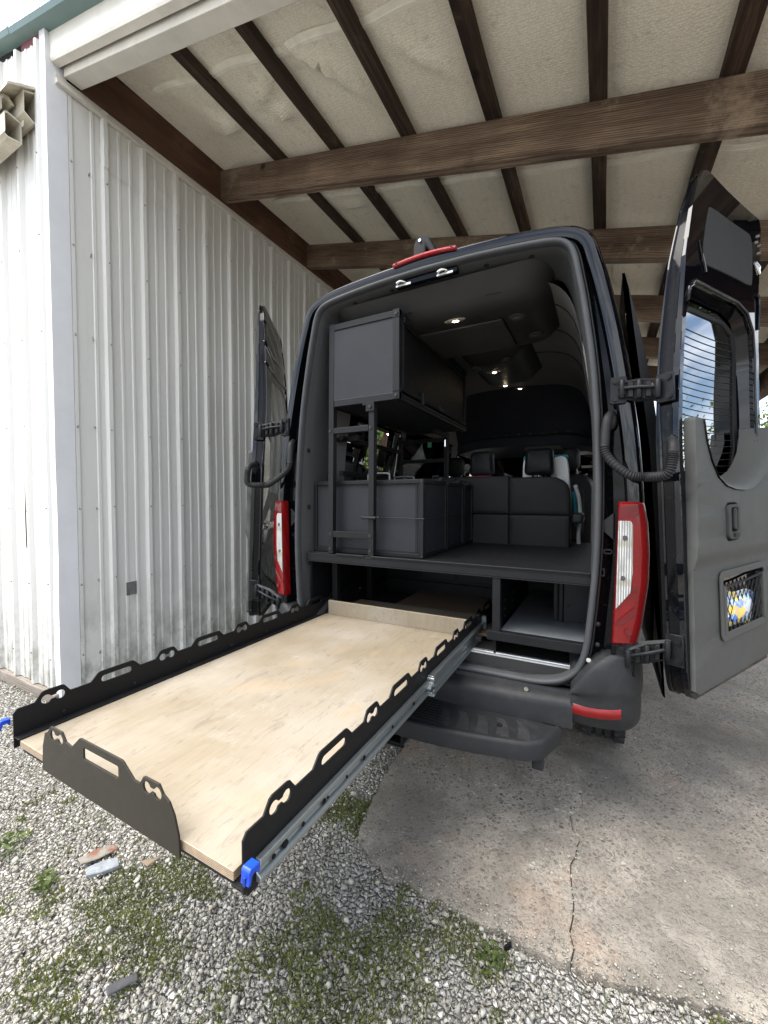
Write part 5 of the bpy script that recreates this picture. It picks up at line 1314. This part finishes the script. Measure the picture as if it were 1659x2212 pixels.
def shelf_and_cabinet():
    F = thing('shelf_frame', 'black extrusion ladder frame standing on the left of the deck', 'frame', (-.46, .1, 1.17))
    f0 = .078
    bar('post', (-.608, f0, 1.168), (-.590, f0, 2.535), .036, .038, F, up=(0, 1, 0), grooves=False)
    bar('post', (-.326, f0, 1.168), (-.318, f0, 2.045), .036, .038, F, up=(0, 1, 0), grooves=False)
    g = G(); g.box(-.352, -.296, f0-.028, f0-.019, 1.995, 2.050); g.box(-.375, -.35, f0-.026, f0-.02, 2.032, 2.048); pl = obj('corner_bracket', g, 'extr', F, bevel=.002, seg=1)
    g = G(); g.cyl((-.322, f0-.028, 2.022), (-.322, f0-.034, 2.022), .010, 12); obj('bolt', g, 'acplastic', pl)
    for x, z in ((-.604, 1.905), (-.604, 1.287), (-.325, 1.905), (-.328, 1.287), (-.606, 1.20), (-.328, 1.20)):
        g = G(); g.cyl((x, f0-.018, z), (x, f0-.0235, z), .0085, 10); obj('bolt', g, 'acplastic', F)
    for z, h in ((1.905, .034), (1.287, .038)): bar('rung', (-.589, f0, z), (-.340, f0, z), .034, h, F, grooves=False)
    bar('side_rung', (-.77, f0+.30, 1.905), (-.60, f0+.30, 1.905), .03, .03, F)
    for x in (-.72, -.30): bar('post', (x, 1.27, 1.168), (x, 1.27, 2.04), .034, .034, F, up=(0, 1, 0))
    bar('side_rail', (-.69, .3, 1.905), (-.72, 1.27, 1.905), .03, .03, F); bar('side_rail', (-.69, .3, 1.67), (-.72, 1.27, 1.67), .03, .03, F)
    bar('side_rail', (-.30, 1.0, 2.02), (-.30, 1.28, 2.02), .03, .03, F); bar('rear_rung', (-.72, 1.27, 1.82), (-.30, 1.27, 1.82), .03, .03, F); bar('rear_rung', (-.72, 1.27, 1.99), (-.30, 1.27, 1.99), .03, .03, F)
    g = G(); g.box(-.46, -.425, 1.25, 1.252, 1.93, 1.975); obj('sticker', g, plain('green_sticker', (.04, .22, .10), .5), F)
    g = G(); g.cyl((-.305, 1.245, 1.93), (-.305, 1.245, 1.985), .007, 8); obj('gas_strut', g, 'chrome', F)
    # overhead cabinet
    C = thing('overhead_cabinet', 'black overhead locker hung from the ceiling on van left side', 'cabinet', (-.36, .6, 2.3))
    x0, x1, ya, yb, z0, z1 = -.572, -.140, .055, 1.29, 2.045, 2.528
    g = G(); g.box(x0-.02, x1-.040, ya+.006, ya+.014, z0+.038, z1-.034); e = obj('end_panel', g, 'panel', C)
    g = G(); g.box(x0, x1, ya, ya+.030, z0, z0+.040); obj('frame_rail', g, 'extr', C, bevel=.003)
    g = G(); g.box(x0, x1, ya, ya+.030, z1-.036, z1); obj('frame_rail', g, 'extr', C, bevel=.003)
    g = G(); g.box(x1-.041, x1, ya-.002, ya+.032, z0+.001, z1+.004); p = obj('frame_post', g, 'extr', C, bevel=.003)
    for z in (z0+.022, z1-.020): g = G(); g.cyl((x1-.020, ya-.002, z), (x1-.020, ya-.007, z), .009, 12); obj('bolt', g, 'acplastic', p)
    g = G(); g.box(x1-.041, x1, ya-.0035, ya-.0015, z0+.043, z0+.046); g.box(x1-.041, x1, ya-.0035, ya-.0015, z1-.042, z1-.039); obj('joint', g, 'hole', C)
    g = G(); g.box(x0-.02, x1-.004, ya+.032, yb, z0+.008, z0+.018); obj('bottom_panel', g, 'panel', C)
    g = G(); g.box(x0-.02, x1-.004, ya+.032, yb, z1-.02, z1-.008); obj('top_panel', g, 'panel_dark', C)
    for z, h in ((z0+.018, .036), (z0+.062, .020), (z1-.018, .032), (z1-.060, .018)):
        bar('long_rail', (x1-.016, ya+.03, z), (x1-.016, yb, z), .034, h, C)
    g = G(); g.box(x1-.030, x1-.010, ya+.045, yb-.03, z0+.072, z1-.07); d = obj('locker_door', g, 'panel_dark', C, bevel=.002, seg=1)
    for y in (ya+.055, yb-.025): bar('door_stile', (x1-.008, y, z0+.06), (x1-.008, y, z1-.055), .022, .026, C, up=(0, 1, 0))
    g = G(); g.box(x1-.006, x1+.014, .365, .395, z0+.028, z0+.100); obj('latch', g, 'extr', d, bevel=.003); 
    g = G(); g.box(x1-.006, x1+.018, .65, .70, z0+.052, z0+.085); g.box(x1+.008, x1+.03, .655, .69, z0+.040, z0+.062); obj('handle', g, 'extr', d, bevel=.004)
    for y in (.13, 1.20):
        g = G(); g.box(x1-.002, x1+.012, y-.035, y+.035, z1-.062, z1-.030); g.cyl((x1+.010, y-.035, z1-.046), (x1+.010, y+.035, z1-.046), .007, 8); obj('hinge', g, 'extr', d, bevel=.002, seg=1)
    g = G(); g.box(x0-.03, x0-.02, ya+.05, yb, z0, z1-.06); obj('back_panel', g, 'panel_dark', C)
    # three storage boxes in a row on the deck
    spec = [('dark grey storage box nearest the rear doors, behind the ladder frame', .118, .510, 1.609, -.775), ('dark grey storage box in the middle of the row on the deck', .522, .862, 1.606, -.775), ('dark grey storage box next to the bench seat, last of the row', .876, 1.092, 1.600, -.775)]
    for label, ya, yb, zt, xa in spec:
        X = thing('storage_box', label, 'storage box', (-.4, (ya+yb)/2, 1.168), 'storage boxes on the deck'); xb = -.024; z0 = 1.1685
        g = G(); g.box(xa+.012, xb-.010, ya+.010, yb-.010, z0+.004, zt-.014); obj('box_body', g, 'panel', X)
        for x in (xa, xb):
            for y in (ya, yb):
                s = .024; g = G(); g.box(min(x, x+(s if x < -.4 else -s)), max(x, x+(s if x < -.4 else -s)), min(y, y+(s if y == ya else -s)), max(y, y+(s if y == ya else -s)), z0, zt); obj('corner_post', g, 'extr', X, bevel=.003)
        for z in (z0, zt-.024):
            for y in (ya+.001, yb-.023): g = G(); g.box(xa+.024, xb-.024, y, y+.022, z, z+.024); obj('edge_rail', g, 'extr', X, bevel=.003)
            for x in (xa+.001, xb-.023): g = G(); g.box(x, x+.022, ya+.024, yb-.024, z, z+.024); obj('edge_rail', g, 'extr', X, bevel=.003)
        g = G(); g.box(xa+.02, xb-.02, ya+.02, yb-.02, zt-.012, zt-.004); obj('lid', g, 'panel_dark', X)
        if ya < .2:
            g = G(); 
            for y in (ya-.0015,):
                for zz in (z0+.030, zt-.031): g.box(xa+.024, xb-.024, y+.002, y+.004, zz, zz+.003)
                g.box(xb-.036, xb-.033, y+.002, y+.004, z0+.03, zt-.03); g.box(xb-.046, xb-.043, y+.002, y+.004, z0+.03, zt-.03)
            obj('panel_groove', g, 'hole', X)
        ym = (ya+yb)/2
        for x, z in ((xb-.012, zt-.012), (xb-.012, z0+.012), (xa+.012, zt-.012)):
            g = G(); g.cyl((x, ya, z), (x, ya-.003, z), .006, 10); obj('bolt', g, 'acplastic', X)
        for y in (ya+.012, yb-.012):
            g = G(); g.cyl((xb, y, zt-.012), (xb+.003, y, zt-.012), .006, 10); obj('bolt', g, 'acplastic', X)
        g = G(); g.box(xb-.085, xb-.01, yb-.085, yb-.05, zt, zt+.012); g.tube([(xb-.07, yb-.07, zt+.012), (xb-.07, yb-.07, zt+.03), (xb-.03, yb-.07, zt+.03)], .008, 6); g.box(xb-.03, xb-.005, yb-.08, yb-.055, zt+.002, zt+.024); obj('toggle_latch', g, 'extr', X, bevel=.002, seg=1)
        if yb < .9:
            g = G(); g.tube(cat_rom([(-.50, ym+.02, zt-.01), (-.50, ym+.02, zt+.035), (-.485, ym+.02, zt+.052), (-.36, ym+.02, zt+.052), (-.345, ym+.02, zt+.035), (-.345, ym+.02, zt-.01)], 4), .0075, 8); obj('handle', g, plain('grey_tube', (.13, .13, .13), .35, .6), X, smooth=True)
    g = G(); zc = 1.392
    g.tube([(-.33, .052, zc-.004), (-.30, .07, zc-.003), (-.29, .110, zc), (-.018, .112, zc-.002), (-.016, .52, zc), (-.016, 1.10, zc)], .0032, 6)
    g.tube([(-.355, .050, zc), (-.285, .050, zc)], .0085, 8); g.tube([(-.375, .05, zc+.002), (-.352, .05, zc)], [.012, .008], 8); g.tube([(-.282, .055, zc), (-.272, .06, zc)], .010, 8)
    tag(obj('tie_cord', g, 'rubber', smooth='auto'), 'thin black bungee cord stretched round the storage boxes', 'cord')
def seats():
    B = thing('bench_seat', 'black leather bench seat back facing forward beyond the deck', 'bench seat', (.2, 1.2, 1.17))
    Y = 1.105
    def cush(x0, x1, z0, z1, r=None):
        g = G(); rows = []
        ol = []
        r = r or [.01]*4      # tr, tl, bl, br
        for (cx, cz, a0, rr) in ((x1-r[0], z1-r[0], 0, r[0]), (x0+r[1], z1-r[1], 90, r[1]), (x0+r[2], z0+r[2], 180, r[2]), (x1-r[3], z0+r[3], 270, r[3])):
            for k in range(6): a = R_(a0+18*k); ol.append((cx+rr*math.cos(a), cz+rr*math.sin(a)))
        cx, cz = (x0+x1)/2, (z0+z1)/2
        for d, y in ((-.002, .14), (-.001, .006), (.002, .002), (.008, .0), (.03, -.003)):
            rows.append([(cx+(x-cx)*(1-d*2/(x1-x0)), Y+y, cz+(z-cz)*(1-d*2/(z1-z0))) for x, z in ol])
        g.loft(rows, True); g.add(rows[-1], [tuple(range(len(ol)))]); return obj('backrest_panel', g, 'leather', B, smooth='auto')
    cush(-.60, .2375, 1.386, 1.668, [.008, .05, .01, .008]) ; cush(.2385, .648, 1.386, 1.655, [.13, .008, .008, .01]); cush(-.60, .2375, .98, 1.384); cush(.2385, .648, .98, 1.384)
    def head(par, x0, x1, z0, z1, y, t=.10, name='headrest'):
        g = G(); rows = []; cx, cz = (x0+x1)/2, (z0+z1)/2
        for d, yy in ((.03, t), (.006, t-.02), (.0, t*.5), (.004, .02), (.025, .0)):
            P = rrect(x0+d, x1-d, z0+d, z1-d, .035, 5)
            rows.append([(cx+(x-cx)*(1-.12*(z-cz)/(z1-z0)), y+yy, z) for x, z in P])
        g.loft(rows, True); n = len(rows[0]); g.add(rows[0], [tuple(range(n))]); g.add(rows[-1], [tuple(range(n))]); return obj(name, g, 'leather', par, smooth='auto')
    head(B, -.075, .110, 1.670, 1.868, 1.15); head(B, .335, .535, 1.672, 1.868, 1.15)
    g = G()
    for x in (-.02, .06, .39, .48): g.cyl((x, 1.20, 1.60), (x, 1.20, 1.70), .007, 8)
    obj('headrest_post', g, 'rubber', B)
    g = G(); g.box(-.09, .10, 1.14, 1.17, 1.655, 1.676); obj('red_strip', g, 'redfab', B, bevel=.006)
    g = G(); g.box(.66, .73, 1.12, 1.42, 1.33, 1.40); obj('armrest', g, 'acplastic', B, bevel=.02, seg=3)
    C = thing('child_seat', 'white and teal padded child seat strapped ahead of the bench', 'child seat', (.45, 1.5, 1.3))
    g = G(); rows = []
    for x0, x1, mt, z in ((.30, .385, 'whitefab', 1.80), (.50, .62, 'whitefab', 1.80)):
        g = G(); ol = [(x.x, x.z) for x in cat_rom([(x0, 0, 1.3), (x0, 0, z-.06), (x0+.02, 0, z), (x1-.03, 0, z+.01), (x1, 0, z-.08), (x1+.02, 0, 1.3)], 4)]
        g.prism(ol, 1.32, 1.42, lambda p, d: (p[0], d, p[1])); obj('side_wing', g, 'whitefab', C, bevel=.02, seg=3, smooth='auto')
        g = G(); g.box(x0+.0, x1-.005, 1.33, 1.41, z-.005, z+.028); obj('teal_edging', g, 'teal', C, bevel=.012, seg=3)
    g = G(); g.tube(cat_rom([(.665, 1.35, 1.60), (.69, 1.38, 1.5), (.70, 1.38, 1.35), (.69, 1.38, 1.2), (.715, 1.38, 1.05)], 5), .014, 8); obj('frame_tube', g, 'whitefab', C, smooth=True)
    g = G(); g.tube(cat_rom([(.66, 1.30, 1.55), (.672, 1.32, 1.4), (.68, 1.32, 1.3)], 5), .012, 8); obj('teal_strap', g, 'teal', C, smooth=True)
    def seat(name, label, x, y, z0, zh, w):
        S_ = thing(name, label, 'car seat', (x, y, .9), 'seats ahead of the bench')
        g = G(); rows = []
        for d, yy in ((.05, .16), (.01, .13), (0, .06), (.02, .005), (.07, -.01)):
            P = rrect(x-w/2+d, x+w/2-d, .95+d, z0-d, .12, 6); rows.append([(a, y+yy+.10*(b-1.2)*-.0, b) for a, b in P])
        g.loft(rows, True); n = len(rows[0]); g.add(rows[0], [tuple(range(n))]); g.add(rows[-1], [tuple(range(n))]); obj('backrest', g, 'leather', S_, smooth='auto')
        g = G(); P = rrect(x-w*.32, x+w*.30, 1.15, z0-.10, .08, 5); g.prism(P, y-.016, y-.004, lambda p, d: (p[0], d, p[1])); obj('back_shell', g, 'acplastic', S_, bevel=.005)
        g = G(); rows = []
        for d, yy in ((.03, .12), (.006, .10), (0, .06), (.004, .02), (.025, 0)):
            rows.append([(a, y+yy, b) for a, b in rrect(x-.085+d-.01, x+.085-d-.01, zh-.20+d, zh-d, .05, 6)])
        g.loft(rows, True); g.add(rows[0], [tuple(range(n))]); g.add(rows[-1], [tuple(range(n))]); obj('headrest', g, 'leather', S_, smooth='auto')
        g = G(); g.cyl((x-.08, y+.06, z0-.05), (x-.08, y+.06, zh-.15), .007, 8); g.cyl((x+.05, y+.06, z0-.05), (x+.05, y+.06, zh-.15), .007, 8); obj('headrest_post', g, 'chrome', S_)
    seat('passenger_seat', 'black seat right of the bench with tall backrest and headrest', .59, 2.0, 1.72, 1.955, .38)
    seat('passenger_seat', 'dark seat farther forward seen between the two bench headrests', .16, 2.6, 1.66, 1.90, .42)
    seat('passenger_seat', 'dark seat at far left seen behind the storage boxes', -.50, 2.1, 1.70, 1.93, .44)

ground(); gravel(); chips(); building(); backdrop()
V = van(); rear_door(V, 'right'); rear_door(V, 'left')
tray(); bed(); shelf_and_cabinet(); seats()
